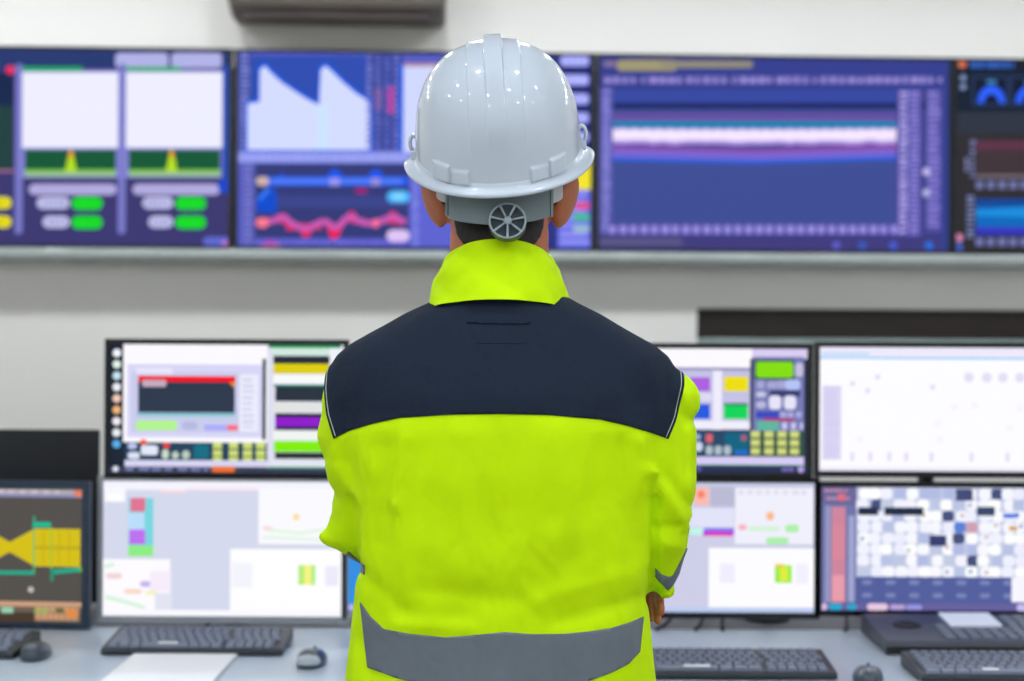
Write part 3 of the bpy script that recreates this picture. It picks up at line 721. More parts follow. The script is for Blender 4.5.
# ------------------------------------------------------------------ document holder with sheet
a = floorpt(131, 653); b = floorpt(236, 655)
cx = (a.x+b.x)/2; w = .212
t = thing('clipboard', 'white sheet on a board in front of the left keyboard, with a red corner', 'clipboard', (cx+.01, a.y-.15, DZ), 0)
obj('board', BOX(-w/2, w/2, -.155, .150, 0, .004), M['strapw'], t, bevel=.001)
o = obj('paper_sheet', BOX(-w/2+.002, w/2-.004, -.150, .146, .004, .006), M['paper'], t)
o = obj('clip', BOX(-.05, .045, .135, .155, .004, .012), M['white_label'], t, bevel=.002); o['label'] = 'white clip'
o = obj('corner_tab', BOX(w/2-.014, w/2-.001, .138, .151, .004, .012), M['red'], t, bevel=.002); o['label'] = 'red corner tab'

# ------------------------------------------------------------------ desk console with small display
a = floorpt(884, 655)
t = thing('desk_console', 'wide dark desk console with keys and a small lit display, under the right monitor', 'telephone', (a.x+.005, a.y, DZ))
WW, DD = .50, .215
bm = bmesh.new()
prof = [(0, .003), (0, .018), (.008, .026), (DD-.01, .046), (DD, .040), (DD, .003)]
loft(bm, [[(x, y, z) for y, z in prof] for x in (0, WW)])
obj('body', bm, M['phone'], t, bevel=.004)
ang = math.atan2(.020, DD-.018)
def on(y): return .026 + (y-.008)*math.tan(ang)
bm = BOX(0, WW, -.003, .003, .001, .018); obj('front_edge', bm, M['back'], t, bevel=.001)
# oval speaker recess
bm = bmesh.new(); lathe(bm, [(.030, 0), (.030, .003), (.024, .0035), (.022, .001)], 32); o = obj('speaker_dish', bm, M['back'], t, smooth=True)
o.location = (.075, .12, on(.12)-.0005); o.rotation_euler.x = ang; o.scale = (1, .75, 1)
bm = BOX(-.055, .055, -.045, .045, 0, .006); o = obj('display_panel', bm, M['lcd'], t, bevel=.001); o.location = (.22, .155, on(.155)-.001); o.rotation_euler.x = ang
for r in range(4):
    for k in range(13):
        x = .140 + k*.026 ; y = .030 + r*.024
        if r == 3 and 1 <= k <= 5: continue
        kk = .0208
        if kk not in kc_cache:
            o = obj('key', keycap(kk), M['key'], t); kc_cache[kk] = o.data
        else:
            o = bpy.data.objects.new('key', kc_cache[kk]); C.objects.link(o); o.parent = t
        o.location = (x, y, on(y)-.001); o.rotation_euler.x = ang
for r in range(3):
    for k in range(7):
        o = bpy.data.objects.new('key', kc_cache[.0208]); C.objects.link(o); o.parent = t
        y = .126 + r*.024; o.location = (.30+k*.026, y, on(y)-.001); o.rotation_euler.x = ang

# ------------------------------------------------------------------ cables on the desk behind the monitors
cb = ((655, 700, 'black cable lying on the desk just right of the person'), (690, 722, 'black cable slanting across the desk left of the monitor pole'), (838, 868, 'black cable lying on the desk beside the desk console'), (720, 742, 'thin black cable nearest to the monitor pole on the desk'))
for i, (x0, x1, lb) in enumerate(cb):
    a = P(x0, 628, 3.17); b = P(x1, 616, 3.30)
    pts = []
    for k in range(13):
        u = k/12; pts.append((a.x+(b.x-a.x)*u + .01*math.sin(u*5+i), 3.14+.2*u, DZ+.0045+.0+ (.03*math.sin(u*PI)**2)))
    bm = bmesh.new(); tube(bm, pts, .0042, 8); tag(obj('power_cable', bm, M['cable'], smooth=True), lb, 'cable', 'cables behind the monitors')

# ================================================================== the person
PCX = -0.0127; PY = 2.0
person = thing('person', 'person seen from behind in a yellow-green and navy work jacket, arms crossed', 'person', (PCX, PY, 0))
ORG = np.array([PCX, PY, 0.0])

def remeshed(bm, voxel, smooth_iter):
    """fuse overlapping closed pieces into one continuous surface; returns verts, faces (numpy / list), world frame"""
    me = bpy.data.meshes.new('tmp'); bmesh.ops.recalc_face_normals(bm, faces=bm.faces); bm.to_mesh(me); bm.free()
    o = bpy.data.objects.new('tmp', me); C.objects.link(o)
    r = o.modifiers.new('r', 'REMESH'); r.mode = 'VOXEL'; r.voxel_size = voxel; r.adaptivity = 0
    bpy.context.view_layer.update()
    ev = o.evaluated_get(bpy.context.evaluated_depsgraph_get()); m2 = ev.to_mesh()
    n = len(m2.vertices); V = np.empty(n*3); m2.vertices.foreach_get('co', V); V = V.reshape(-1, 3)
    Fc = np.empty(len(m2.loops), dtype=np.int64); m2.loops.foreach_get('vertex_index', Fc)
    st = np.empty(len(m2.polygons), dtype=np.int64); m2.polygons.foreach_get('loop_start', st)
    tot = np.empty(len(m2.polygons), dtype=np.int64); m2.polygons.foreach_get('loop_total', tot)
    E = np.empty(len(m2.edges)*2, dtype=np.int64); m2.edges.foreach_get('vertices', E); E = E.reshape(-1, 2)
    faces = [tuple(Fc[a:a+b]) for a, b in zip(st, tot)]
    ev.to_mesh_clear(); bpy.data.objects.remove(o); bpy.data.meshes.remove(me)
    V = relax(V, E, smooth_iter)
    return V, faces, E

def relax(V, E, it, w=None):
    n = len(V); deg = np.bincount(E.ravel(), minlength=n).astype(float)[:, None]; deg[deg == 0] = 1
    for k in range(it):
        for lam in (0.5, -0.2):
            S = np.zeros_like(V); np.add.at(S, E[:, 0], V[E[:, 1]]); np.add.at(S, E[:, 1], V[E[:, 0]])
            d = lam*(S/deg - V)
            V = V + (d if w is None else d*w[:, None])
    return V

def normals(V, faces):
    N = np.zeros_like(V)
    Q = np.array([f if len(f) == 4 else (*f, f[-1]) for f in faces])
    n = np.cross(V[Q[:, 2]]-V[Q[:, 0]], V[Q[:, 3]]-V[Q[:, 1]])
    for i in range(4): np.add.at(N, Q[:, i], n)
    L = np.linalg.norm(N, axis=1)[:, None]; L[L == 0] = 1
    return N/L

def tri(faces):
    T = []
    for f in faces:
        for i in range(1, len(f)-1): T.append((f[0], f[i], f[i+1]))
    return T

def npobj(name, V, faces, m, parent, smooth=True, solid=0.0, org=ORG):
    me = bpy.data.meshes.new(name)
    me.from_pydata([tuple(v) for v in (V-org)], [], [tuple(int(i) for i in f) for f in faces]); me.update()
    if smooth: me.polygons.foreach_set('use_smooth', [True]*len(me.polygons))
    me.materials.append(m)
    o = bpy.data.objects.new(name, me); C.objects.link(o); o.parent = parent
    if solid:
        s = o.modifiers.new('solid', 'SOLIDIFY'); s.thickness = solid; s.offset = -1
    return o

def clip(V, N, T, fn):
    """keep the part of a triangle mesh where fn > 0, cutting triangles along the zero line"""
    g = fn(V); V2 = [v for v in V]; N2 = [n for n in N]; out = []; cache = {}
    V2 = list(map(np.asarray, V)); N2 = list(map(np.asarray, N))
    def cut(a, b):
        k = (a, b) if a < b else (b, a)
        if k not in cache:
            t = g[a]/(g[a]-g[b]); cache[k] = len(V2)
            V2.append(V2[a]+(V2[b]-V2[a])*t); n = N2[a]+(N2[b]-N2[a])*t; N2.append(n/(np.linalg.norm(n) or 1))
        return cache[k]
    for t in T:
        ins = [g[i] > 0 for i in t]
        if all(ins): out.append(t); continue
        if not any(ins): continue
        poly = []
        for i in range(3):
            a, b = t[i], t[(i+1) % 3]
            if g[a] > 0: poly.append(a)
            if (g[a] > 0) != (g[b] > 0): poly.append(cut(a, b))
        for i in range(1, len(poly)-1): out.append((poly[0], poly[i], poly[i+1]))
    used = sorted({i for t in out for i in t}); mp = {u: k for k, u in enumerate(used)}
    if not used: return np.zeros((0, 3)), np.zeros((0, 3)), []
    return np.array([V2[i] for i in used]), np.array([N2[i] for i in used]), [tuple(mp[i] for i in t) for t in out]

def pxy(V):
    return 512 + F*V[:, 0]/V[:, 1], 340.5 + F*(CH-V[:, 2])/V[:, 1]

def patch(base, fns, off):
    V, N, T = base
    for f in fns: V, N, T = clip(V, N, T, f)
    return V + N*off, N, T

def hull_ring(cx, cy, z, hw, db, df, n=2.35, seg=96):
    r = []
    for i in range(seg):
        a = 2*PI*i/seg; c, s = math.cos(a), math.sin(a)
        x = math.copysign(abs(c)**(2/n), c)*hw; y = math.copysign(abs(s)**(2/n), s)*(df if s > 0 else db)
        r.append((cx+x, cy+y, z))
    return r

# ---------- body: one continuous surface
bm = bmesh.new()
HX = -.0185
loft(bm, [hull_ring(PCX, PY, z, hw, db, df, 2.1, 40) for z, hw, db, df in
          ((.80,.150,.095,.09),(.88,.155,.10,.09),(1.0,.135,.088,.095),(1.15,.155,.10,.105),(1.28,.17,.10,.10),(1.36,.15,.085,.075),(1.41,.09,.065,.06),(1.45,.06,.056,.055))])
tube(bm, [(PCX, 1.995, 1.38), (HX, 2.0, 1.46), (HX, 2.012, 1.53), (HX, 2.03, 1.60)], [.078, .070, .070, .065], 28)
ellip(bm, (HX, 2.018, 1.668), (.079, .099, .102)); ellip(bm, (HX, 2.035, 1.61), (.074, .080, .070))
ellip(bm, (HX, 2.078, 1.605), (.055, .048, .072)); ellip(bm, (HX, 2.098, 1.548), (.028, .024, .022))
tube(bm, [(HX, 2.118, 1.642), (HX, 2.136, 1.607)], [.008, .014], 12); ellip(bm, (HX, 2.124, 1.602), (.018, .012, .009))
ellip(bm, (HX, 2.116, 1.572), (.023, .010, .005)); ellip(bm, (HX, 2.115, 1.563), (.020, .010, .006))
for s in (-1, 1): ellip(bm, (HX+s*.033, 2.098, 1.654), (.024, .018, .008)); ellip(bm, (HX+s*.038, 2.094, 1.605), (.022, .020, .020))
from mathutils import Euler
for s in (-1, 1):   # ears
    rot = Euler((math.radians(-8), s*math.radians(16), s*math.radians(-30)), 'XYZ')
    ellip(bm, (HX+s*.0945, 2.035, 1.581), (.010, .028, .043), rot)
    ellip(bm, (HX+s*.082, 2.030, 1.585), (.020, .012, .026), rot)
def arm(pts, r): tube(bm, pts, r, 20)
SH = {}
# right arm (image right): elbow low at the side, forearm across the chest, hand on the left upper arm
arm([(PCX+.165, 2.0, 1.33), (PCX+.195, 2.0, 1.27), (PCX+.203, 2.015, 1.16), (PCX+.204, 2.04, 1.07), (PCX+.13, 2.135, 1.085), (PCX+.02, 2.205, 1.12), (PCX-.06, 2.205, 1.14)], [.05,.046,.042,.037,.036,.032,.026])
# left arm: elbow at the side, forearm below the other, hand at the right side of the waist
arm([(PCX-.165, 2.0, 1.33), (PCX-.190, 2.0, 1.27), (PCX-.188, 2.015, 1.19), (PCX-.192, 2.05, 1.125), (PCX-.08, 2.165, 1.06), (PCX+.06, 2.19, 1.05), (PCX+.135, 2.165, 1.05)], [.05,.046,.042,.037,.036,.030,.026])
def hand(wrist, knuckle, side, fdir, curl, flen=.082, bm=bm):
    """palm from wrist to knuckles, four bent fingers of unequal length and a thumb leaving the side of the palm"""
    w, k = Vector(wrist), Vector(knuckle); d = (k-w).normalized(); sd = Vector(side).normalized(); nrm = d.cross(sd).normalized()
    for q in (-.024, -.008, .008, .024):
        tube(bm, [w + sd*q*.7, k + sd*q], [.0125, .0115], 14)
    fd = Vector(fdir).normalized(); cl = Vector(curl).normalized()
    for i, (q, L, r) in enumerate(((-.030, .90, .0080), (-.0102, 1.06, .0083), (.0098, 1.0, .0080), (.0285, .80, .0070))):
        p0 = k + sd*q; d1 = (d + fd*.8).normalized(); d2 = (fd + cl*.25).normalized(); d3 = (fd + cl*.6).normalized()
        p1 = p0 + d1*flen*.42*L; p2 = p1 + d2*flen*.32*L; p3 = p2 + d3*flen*.26*L
        tube(bm, [p0 - d*.008, p1, p2, p3], [r*1.1, r*1.02, r*.95, r*.82], 12)
    t0 = w + d*.02 - sd*.026; t1 = t0 - sd*.022 + d*.028 + fd*.006; t2 = t1 + d*.028 + fd*.010
    tube(bm, [t0, t1, t2], [.012, .0105, .0085], 12)
# left hand: reaches past the right side of the body, fingers hanging down below the right elbow
hand((PCX+.140, 2.155, 1.052), (PCX+.204, 2.108, 1.043), (.20, -.62, .45), (.14, -.30, -.95), (.02, -.45, -.9), .080)
# right hand: lies on the left upper arm
hand((PCX-.06, 2.205, 1.142), (PCX-.135, 2.165, 1.165), (0, -.1, 1), (-.75, -.65, .05), (-.4, -.9, 0))
for s in (-1, 1):   # legs
    tube(bm, [(PCX+s*.085, 2.0, .88), (PCX+s*.10, 2.0, .70), (PCX+s*.11, 2.01, .49), (PCX+s*.12, 2.0, .30), (PCX+s*.125, 1.99, .10)], [.088, .080, .056, .052, .038], 24)
    tube(bm, [(PCX+s*.125, 1.97, .055), (PCX+s*.132, 2.06, .045), (PCX+s*.14, 2.16, .035)], [.034, .036, .026], 20)
BV, BF, BE = remeshed(bm, .0042, 3)
BN = normals(BV, BF)
npobj('body', BV, BF, M['skin'], person)
for s in (-1, 1):
    bm = bmesh.new(); ellip(bm, (HX+s*.031-PCX, 2.112-PY, 1.643), (.012, .010, .009)); e_ = obj('eye', bm, M['eye'], person, smooth=True)
    bm = bmesh.new(); ellip(bm, (HX+s*.031-PCX, 2.1195-PY, 1.643), (.0048, .0035, .0048)); i_ = obj('iris', bm, M['hair'], e_, smooth=True)

BT = tri(BF)
sel = BV[:, 2] > 1.48
keep = [t for t in BT if sel[t[0]] and sel[t[1]] and sel[t[2]]]
def hairline(V):
    x = np.abs(V[:, 0]-HX); y = V[:, 1]
    zl = np.interp(y, [1.90, 1.95, 2.0, 2.04, 2.08, 2.12], [1.498, 1.505, 1.56, 1.60, 1.68, 1.70])
    zl = zl + np.clip((x-.056)/.018, 0, 1)*.04*(y < 1.99)
    a = V[:, 2] - zl
    ear = .0815 - x            # the ears stay bare
    return np.minimum(a, np.where((V[:, 2] < 1.64), ear, 1.0))
hv, hn, ht = patch((BV, BN, keep), [hairline], 0.0)
rngn = np.array([noise.noise(Vector(v)*160) for v in hv])[:, None] if len(hv) else 0
hv = hv + hn*(.0035 + .0012*rngn)
npobj('hair', hv, ht, M['hair'], person, solid=.003)

# ---------- jacket: torso, sleeves fused into one cloth surface
bm = bmesh.new()
prof = [(.70,.218,.122,.125),(.80,.222,.122,.13),(.90,.216,.121,.13),(.96,.211,.119,.13),(1.02,.206,.120,.13),(1.08,.207,.124,.132),(1.14,.212,.128,.135),
        (1.20,.219,.133,.135),(1.26,.228,.134,.13),(1.31,.240,.128,.118),(1.340,.241,.118,.10),(1.357,.232,.112,.095),(1.374,.212,.106,.09),(1.396,.172,.098,.082),(1.414,.140,.090,.075),(1.430,.106,.083,.07),(1.445,.08,.072,.062)]
loft(bm, [hull_ring(PCX, PY, z, hw, db, df, 2.45 if z < 1.3 else 2.2) for z, hw, db, df in prof])
# right sleeve
tube(bm, [(PCX+.130, 2.0, 1.325), (PCX+.196, 2.0, 1.298), (PCX+.206, 1.998, 1.25), (PCX+.207, 2.0, 1.18), (PCX+.206, 2.01, 1.105), (PCX+.208, 2.030, 1.066)], [.050, .064, .063, .063, .058, .050], 32)
ellip(bm, (PCX+.238, 1.998, 1.304), (.041, .052, .034), Euler((0, .6, 0)))
ellip(bm, (PCX+.232, 2.03, 1.026), (.018, .022, .015), Euler((0, .3, 0)))
tube(bm, [(PCX+.206, 2.025, 1.068), (PCX+.14, 2.13, 1.085), (PCX+.03, 2.20, 1.12), (PCX-.045, 2.208, 1.138)], [.050, .054, .048, .042], 28)
# left sleeve
tube(bm, [(PCX-.130, 2.0, 1.325), (PCX-.200, 2.0, 1.296), (PCX-.202, 1.998, 1.25), (PCX-.190, 2.0, 1.20), (PCX-.183, 2.01, 1.165), (PCX-.192, 2.025, 1.125), (PCX-.198, 2.035, 1.110)], [.050, .064, .060, .057, .053, .050, .046], 32)
ellip(bm, (PCX-.235, 2.03, 1.096), (.030, .028, .017), Euler((0, .15, 0)))
ellip(bm, (PCX-.214, 2.02, 1.140), (.030, .035, .040))
tube(bm, [(PCX-.208, 2.030, 1.112), (PCX-.192, 2.07, 1.104), (PCX-.11, 2.155, 1.075), (PCX+.03, 2.192, 1.055), (PCX+.115, 2.172, 1.05)], [.044, .050, .052, .046, .038], 28)
JV, JF, JE = remeshed(bm, .0052, 5)
JN = normals(JV, JF)
# folds, measured on the back (photo frame): x0,y0,x1,y1,width,amp(mm)
folds = [
 (404,440,398,505,9,1.8),(398,505,408,600,10,1.6),(385,450,380,540,12,-1.6),(420,455,425,560,14,-1.0),
 (455,430,462,600,20,1.0),(520,440,500,600,22,-1.0),(560,440,585,560,20,1.2),(600,450,575,560,14,-1.4),
 (640,440,650,470,8,2.2),(650,470,684,524,7,4.0),(660,468,690,505,6,-2.0),(655,497,656,600,5,-5.0),
 (642,470,646,560,10,2.0),(625,445,634,540,10,-1.6),(660,540,680,545,9,2.5),(656,528,690,522,5,-2.5),
 (336,452,330,490,7,1.4),(352,500,357,570,6,-4.0),
 (340,470,356,500,7,2.0),(362,575,400,608,12,-2.4),(430,590,520,600,12,-1.5),(540,600,640,570,12,1.6),
 (560,622,645,596,9,-1.8),(400,625,470,628,8,1.6),(500,560,600,520,22,1.4),(420,540,480,580,20,1.3),
 (362,640,372,681,8,-2.0),(640,600,646,681,8,-2.0),(350,440,372,470,12,1.4),(360,420,420,410,10,-.8),
 (340,400,380,350,14,1.5),(640,360,668,420,13,1.5),(600,345,640,400,16,-1.2),(395,345,370,410,14,-1.2),(445,330,450,400,18,.8),(545,330,560,400,18,-.8),
 (680,400,686,470,7,-1.6),(690,430,688,520,6,1.2),(320,410,326,460,6,-1.4)]
px, py = pxy(JV); D = np.zeros(len(JV)); back = np.clip((2.05-JV[:, 1])/.03, 0, 1)
for x0, y0, x1, y1, w, a in folds:
    dx, dy = x1-x0, y1-y0; L2 = dx*dx+dy*dy
    t = np.clip(((px-x0)*dx+(py-y0)*dy)/L2, 0, 1); d2 = (px-x0-t*dx)**2+(py-y0-t*dy)**2
    D += a*.0021*np.exp(-d2/(w*w*.7))*back
nz = np.array([noise.noise(Vector((v[0]*9, v[1]*9, v[2]*5+3))) + .5*noise.noise(Vector((v[0]*24+7, v[1]*24, v[2]*11))) for v in JV])
calm = np.where(JV[:, 2] > 1.29, .45, 1.0)
D += .0042*nz*calm
JV = JV + JN*D[:, None]
JV = relax(JV, JE, 1)
JN = normals(JV, JF)
jacket = npobj('jacket', JV, JF, M['hivis'], person)
JT = tri(JF)
base = (JV, JN, JT)
bk = lambda V: 2.03 - V[:, 1]
def seam(V, d=0.0):
    """inside the two armhole seams"""
    z = V[:, 2]
    l = np.interp(z, [1.2, 1.245, 1.278, 1.312, 1.332, 1.40], [-.224, -.2430, -.2545, -.2600, -.2600, -.252])
    r = np.interp(z, [1.2, 1.247, 1.279, 1.32, 1.343, 1.40], [.196, .2130, .2265, .2370, .2400, .236])
    return np.minimum(V[:, 0]-l, r-V[:, 0]) - d
yp = [(300,452),(333,440),(350,431.5),(375,424),(400,418.5),(450,415),(500,414),(550,415),(600,419),(625,424.5),(650,431.5),(668,438),(700,450)]
def yoke_low(V, d=0.0):
    px, py = pxy(V)
    yb = np.interp(px, [p[0] for p in yp], [p[1] for p in yp])
    return (yb - py) - d
def below_collar(V):
    px, py = pxy(V)
    return np.where(V[:, 1] < 2.0, py - np.interp(px, [420, 427, 460, 497, 535, 568, 575], [300, 299, 293.5, 291.5, 293, 297.5, 300]), 1.0)
near = [t for t in JT if JV[t[0], 2] > 1.15]
b2 = (JV, JN, near)
ykV, ykN, ykT = patch(b2, [seam, yoke_low, below_collar], .0016)
yoke = npobj('yoke', ykV, ykT, M['navy'], jacket, solid=.0016, org=ORG); yoke['label'] = 'navy shoulder yoke'
def strip(fn, d0, d1): return [lambda V: fn(V)-d0, lambda V: d1-fn(V)]
for sd_, nm_ in ((-1, 'left'), (1, 'right')):
    v, n, t_ = patch(b2, [lambda V: sd_*V[:, 0], lambda V: yoke_low(V)-1, bk] + strip(seam, .0040, .0049), .0022)
    o = npobj('stitching', v, t_, M['thread'], jacket, solid=.0008); o['label'] = 'pale stitching along the %s yoke seam' % nm_
v, n, t_ = patch(b2, [lambda V: seam(V)-.004, bk] + strip(yoke_low, 3.0, 3.7), .0019)
npobj('stitching', v, t_, M['navy'], jacket, solid=.0008)
def boxpx(x0, x1, y0, y1):
    def f(V):
        px, py = pxy(V); return np.minimum(np.minimum(px-x0, x1-px), np.minimum(py-y0, y1-py))
    return f
v, n, t_ = patch(b2, [bk, boxpx(466, 531, 321.5, 324.5)], .0036)
npobj('back_flap', v, t_, M['navy'], jacket, solid=.0020)
v, n, t_ = patch(b2, [bk, boxpx(470, 528, 343, 344)], .0022)
npobj('back_flap', v, t_, M['navy'], jacket, solid=.0008)
# waist band
tp = [(330,596),(361.9,602.8),(372,617),(385.4,629.5),(410,634),(447,637.6),(475,635),(506,632),(535,634),(565,633.4),(590,631),(612,627.5),(630,622),(644.6,615.8),(670,604)]
bt = [(330,640),(362,662),(369.5,668),(400,679),(430,685),(470,690),(510,692),(560,687),(594.5,679),(615,671),(630,663),(641.6,650),(670,640)]
def below(V): px, py = pxy(V); return py - np.interp(px, [p[0] for p in tp], [p[1] for p in tp])
def above(V): px, py = pxy(V); return np.interp(px, [p[0] for p in bt], [p[1] for p in bt]) - py
def lend(V): px, py = pxy(V); return px - np.interp(py, [600, 668, 700], [361.5, 369.5, 372])
def rend(V): px, py = pxy(V); return np.interp(py, [600, 616, 650, 700], [645.5, 644.5, 641, 638]) - px
low = [t for t in JT if JV[t[0], 2] < 1.05]
v, n, t_ = patch((JV, JN, low), [bk, below, above, lend, rend], .0016)
o = npobj('reflective_band', v, t_, M['reflect'], jacket, solid=.0016); o['label'] = 'grey reflective band across the lower back'
# right sleeve band
rt = [(650,560),(655.5,566),(663.4,574),(670,576),(674,575),(685.5,552),(695,532)]; rb = [(650,566),(656,575),(663,583),(669.3,590),(675,582),(686,560),(695,544)]
rs = lambda V: V[:, 0] - .197
v, n, t_ = patch((JV, JN, low + [t for t in JT if 1.05 <= JV[t[0], 2] < 1.12]), [lambda V: 2.10-V[:, 1], lambda V: 512+F*V[:, 0]/V[:, 1]-656.5,
     lambda V: pxy(V)[1]-np.interp(pxy(V)[0], [p[0] for p in rt], [p[1] for p in rt]), lambda V: np.interp(pxy(V)[0], [p[0] for p in rb], [p[1] for p in rb])-pxy(V)[1]], .0016)
o = npobj('reflective_band', v, t_, M['reflect'], jacket, solid=.0016); o['label'] = 'grey reflective band on the right sleeve'
mid = [t for t in JT if 1.0 < JV[t[0], 2] < 1.15 and JV[t[0], 0] < -.12]
hp = lambda ax, ay, bx, by: (lambda V: (lambda p: ((bx-ax)*(p[1]-ay)-(by-ay)*(p[0]-ax))/math.hypot(bx-ax, by-ay))(pxy(V)))
v, n, t_ = patch((JV, JN, mid), [hp(343.5,559,349.5,552), hp(349.5,552,360,561), lambda V: 366-pxy(V)[0], hp(360,571,343.5,559), lambda V: V[:, 1]-1.93], .0016)
if len(t_):
    o = npobj('reflective_band', v, t_, M['reflect'], jacket, solid=.0016); o['label'] = 'grey reflective band on the left sleeve'

# collar
CX0 = -.0184
rings = []; seg = 72
cprof = [(0.0, .1030, .097), (.18, .0990, .0915), (.38, .0945, .0865), (.58, .0895, .0825), (.76, .0840, .0785), (.90, .0785, .0750), (.98, .0750, .0725), (1.0, .0725, .0705), (.96, .0705, .0695), (.80, .0705, .0695), (.55, .0705, .0695), (.3, .072, .069)]
for k, (t, hw, dp) in enumerate(cprof):
    r = []
    for i in range(seg):
        a = 2*PI*i/seg; c, s = math.cos(a), math.sin(a)
        bkk = max(0, -s)
        ztop = 1.497 + .022*bkk**1.5 + (-.004*max(0, s)); zbot = 1.421 + .014*bkk**1.5
        z = zbot + (ztop-zbot)*t
        ins = 1 if k < 6 else .25
        wr = (.0022*math.sin(7*a+9*t) + .0018*math.sin(13*a-16*t+1))*ins + .0042*math.exp(-((t-.42-.16*math.sin(a*2+.6))/.07)**2)*ins
        x = CX0 + math.copysign(abs(c)**.92, c)*(hw+wr) ; y = 2.0 + s*(dp+wr) + .004*t
        r.append((x-PCX, y-PY, z))
    rings.append(r)
bm = bmesh.new(); loft(bm, rings, cap=False)
o = obj('collar', bm, M['hivis'], jacket, smooth=True); ss = o.modifiers.new('s', 'SUBSURF'); ss.levels = ss.render_levels = 2
# navy trousers and black boots
bm = bmesh.new()
loft(bm, [hull_ring(PCX, PY, z, hw, db, df, 2.2, 48) for z, hw, db, df in ((.78,.175,.115,.11),(.86,.180,.12,.11),(.95,.172,.11,.108),(1.0,.165,.105,.108))])
for s in (-1, 1):
    tube(bm, [(PCX+s*.088, 2.0, .86), (PCX+s*.100, 2.0, .70), (PCX+s*.11, 2.01, .49), (PCX+s*.12, 2.0, .28), (PCX+s*.125, 1.99, .09)], [.098, .094, .078, .072, .070], 32)
TV, TF, TE = remeshed(bm, .008, 3)
npobj('trousers', TV, TF, M['trousers'], person)
for s in (-1, 1):
    bm = bmesh.new(); rings = []
    for (y, w, h) in ((-.085,.030,.10),(-.07,.042,.13),(-.03,.046,.14),(.02,.046,.13),(.07,.046,.085),(.13,.050,.07),(.18,.044,.06),(.205,.026,.045)):
        rings.append([(s*(.128+.02*(y+.08))+w*math.copysign(abs(math.cos(a))**.7, math.cos(a)), y, max(.0, h/2+h/2*math.copysign(abs(math.sin(a))**.7, math.sin(a)))) for a in [2*PI*i/24 for i in range(24)]])
    loft(bm, rings); o = obj('boot', bm, M['boot'], person, smooth=True)

# ================================================================== hard hat
hz = 1.38 + 190.0/F*2.02
hat = thing('hard_hat', 'white hard hat on the head of the person', 'hard hat', (-.0203, 2.02, hz))
HR = Matrix.Rotation(math.radians(-3.6), 4, 'Y') @ Matrix.Rotation(math.radians(15.5), 4, 'X')
hat.rotation_euler = HR.to_euler()
HM = Matrix.Translation((-.0203, 2.02, hz)) @ HR; HI = HM.inverted()
A, Bb, Bf, Hh = .1172, .138, .150, .153
def sup(x, y, z):
    b = np.where(y < 0, Bb, Bf)
    return (np.abs(x/A)**2.15 + np.abs(y/b)**2.15)**(2.5/2.15) + np.abs(z/Hh)**2.5
xs = set()
for k in range(49): xs.add(round(A*.9995*math.sin(-PI/2+PI*k/48), 6))
for e in (.0122, .0365):
    for d in (-.0016, -.0008, 0, .0008, .0016):
        for s in (-1, 1): xs.add(round(s*(e+d), 6))
for e in (.041, .067, .090):
    for d in (-.001, 0, .001):
        for s in (-1, 1): xs.add(round(s*(e+d), 6))
xs = sorted(xs); NB = 260
sm = lambda v, a, b: np.clip((v-a)/(b-a), 0, 1)**2*(3-2*np.clip((v-a)/(b-a), 0, 1))
be = np.linspace(0, PI, NB)
rows = []; DIP = .029
def bumpf(ax, z, dpx):
    bx = sm(ax, .0665, .0678)*(1-sm(ax, .0895, .0908)); bx2 = sm(ax, .0405, .0418)*(1-sm(ax, .0655, .0668))
    zr = z + dpx
    return .0055*bx*(1-sm(zr, .022, .0242)) + .0026*bx2*(1-sm(zr, .0175, .0195))
for x in xs:
    cy_, cz_ = -np.cos(be), np.sin(be); lo = np.zeros(NB); hi = np.full(NB, .3)
    for _ in range(40):
        m_ = (lo+hi)/2; g = sup(np.full(NB, x), m_*cy_, m_*cz_); hi = np.where(g > 1, m_, hi); lo = np.where(g > 1, lo, m_)
    y, z = m_*cy_, m_*cz_
    ax = abs(x)
    fade = sm(z, .012, .05)
    top_ = sm(z, .08, .15)
    rib = (.0012+.0016*top_)*(1-sm(ax, .0357, .0373)) + (.0010+.0050*top_)*(1-sm(ax, .0114, .0130))
    rib = rib*fade
    bk_ = (y < 0)
    bump = bk_*bumpf(ax, z, DIP*max(0, m_[0]/Bb)**1.2)
    # push out along the slice direction
    nx_ = 1/np.maximum(m_, 1e-4)
    rr = m_ + rib + bump
    body_ = np.stack([np.full(NB, x), rr*cy_, rr*cz_], 1)
    dpx = DIP*max(0, m_[0]/Bb)**1.2
    zz = -dpx*np.linspace(1, 0, 13)[:-1]
    ext = np.stack([np.full(12, x), -(m_[0] + bumpf(ax, zz, dpx)) , zz], 1)
    rows.append(np.concatenate([ext, body_]))
V = np.concatenate(rows); faces = []; NT = NB+12
for i in range(len(xs)-1):
    for j in range(NT-1):
        a = i*NT+j; faces.append((a, a+1, a+NT+1, a+NT))
o = npobj('shell', V, faces, M['helmet'], hat, org=np.zeros(3))
bmx = bmesh.new(); bmx.from_mesh(o.data); bmesh.ops.recalc_face_normals(bmx, faces=bmx.faces)
if sum(f.normal.dot(f.calc_center_median()) for f in list(bmx.faces)[::50]) < 0: bmesh.ops.reverse_faces(bmx, faces=bmx.faces)
bmx.to_mesh(o.data); bmx.free()
sd = o.modifiers.new('solid', 'SOLIDIFY'); sd.thickness = .0025; sd.offset = -1
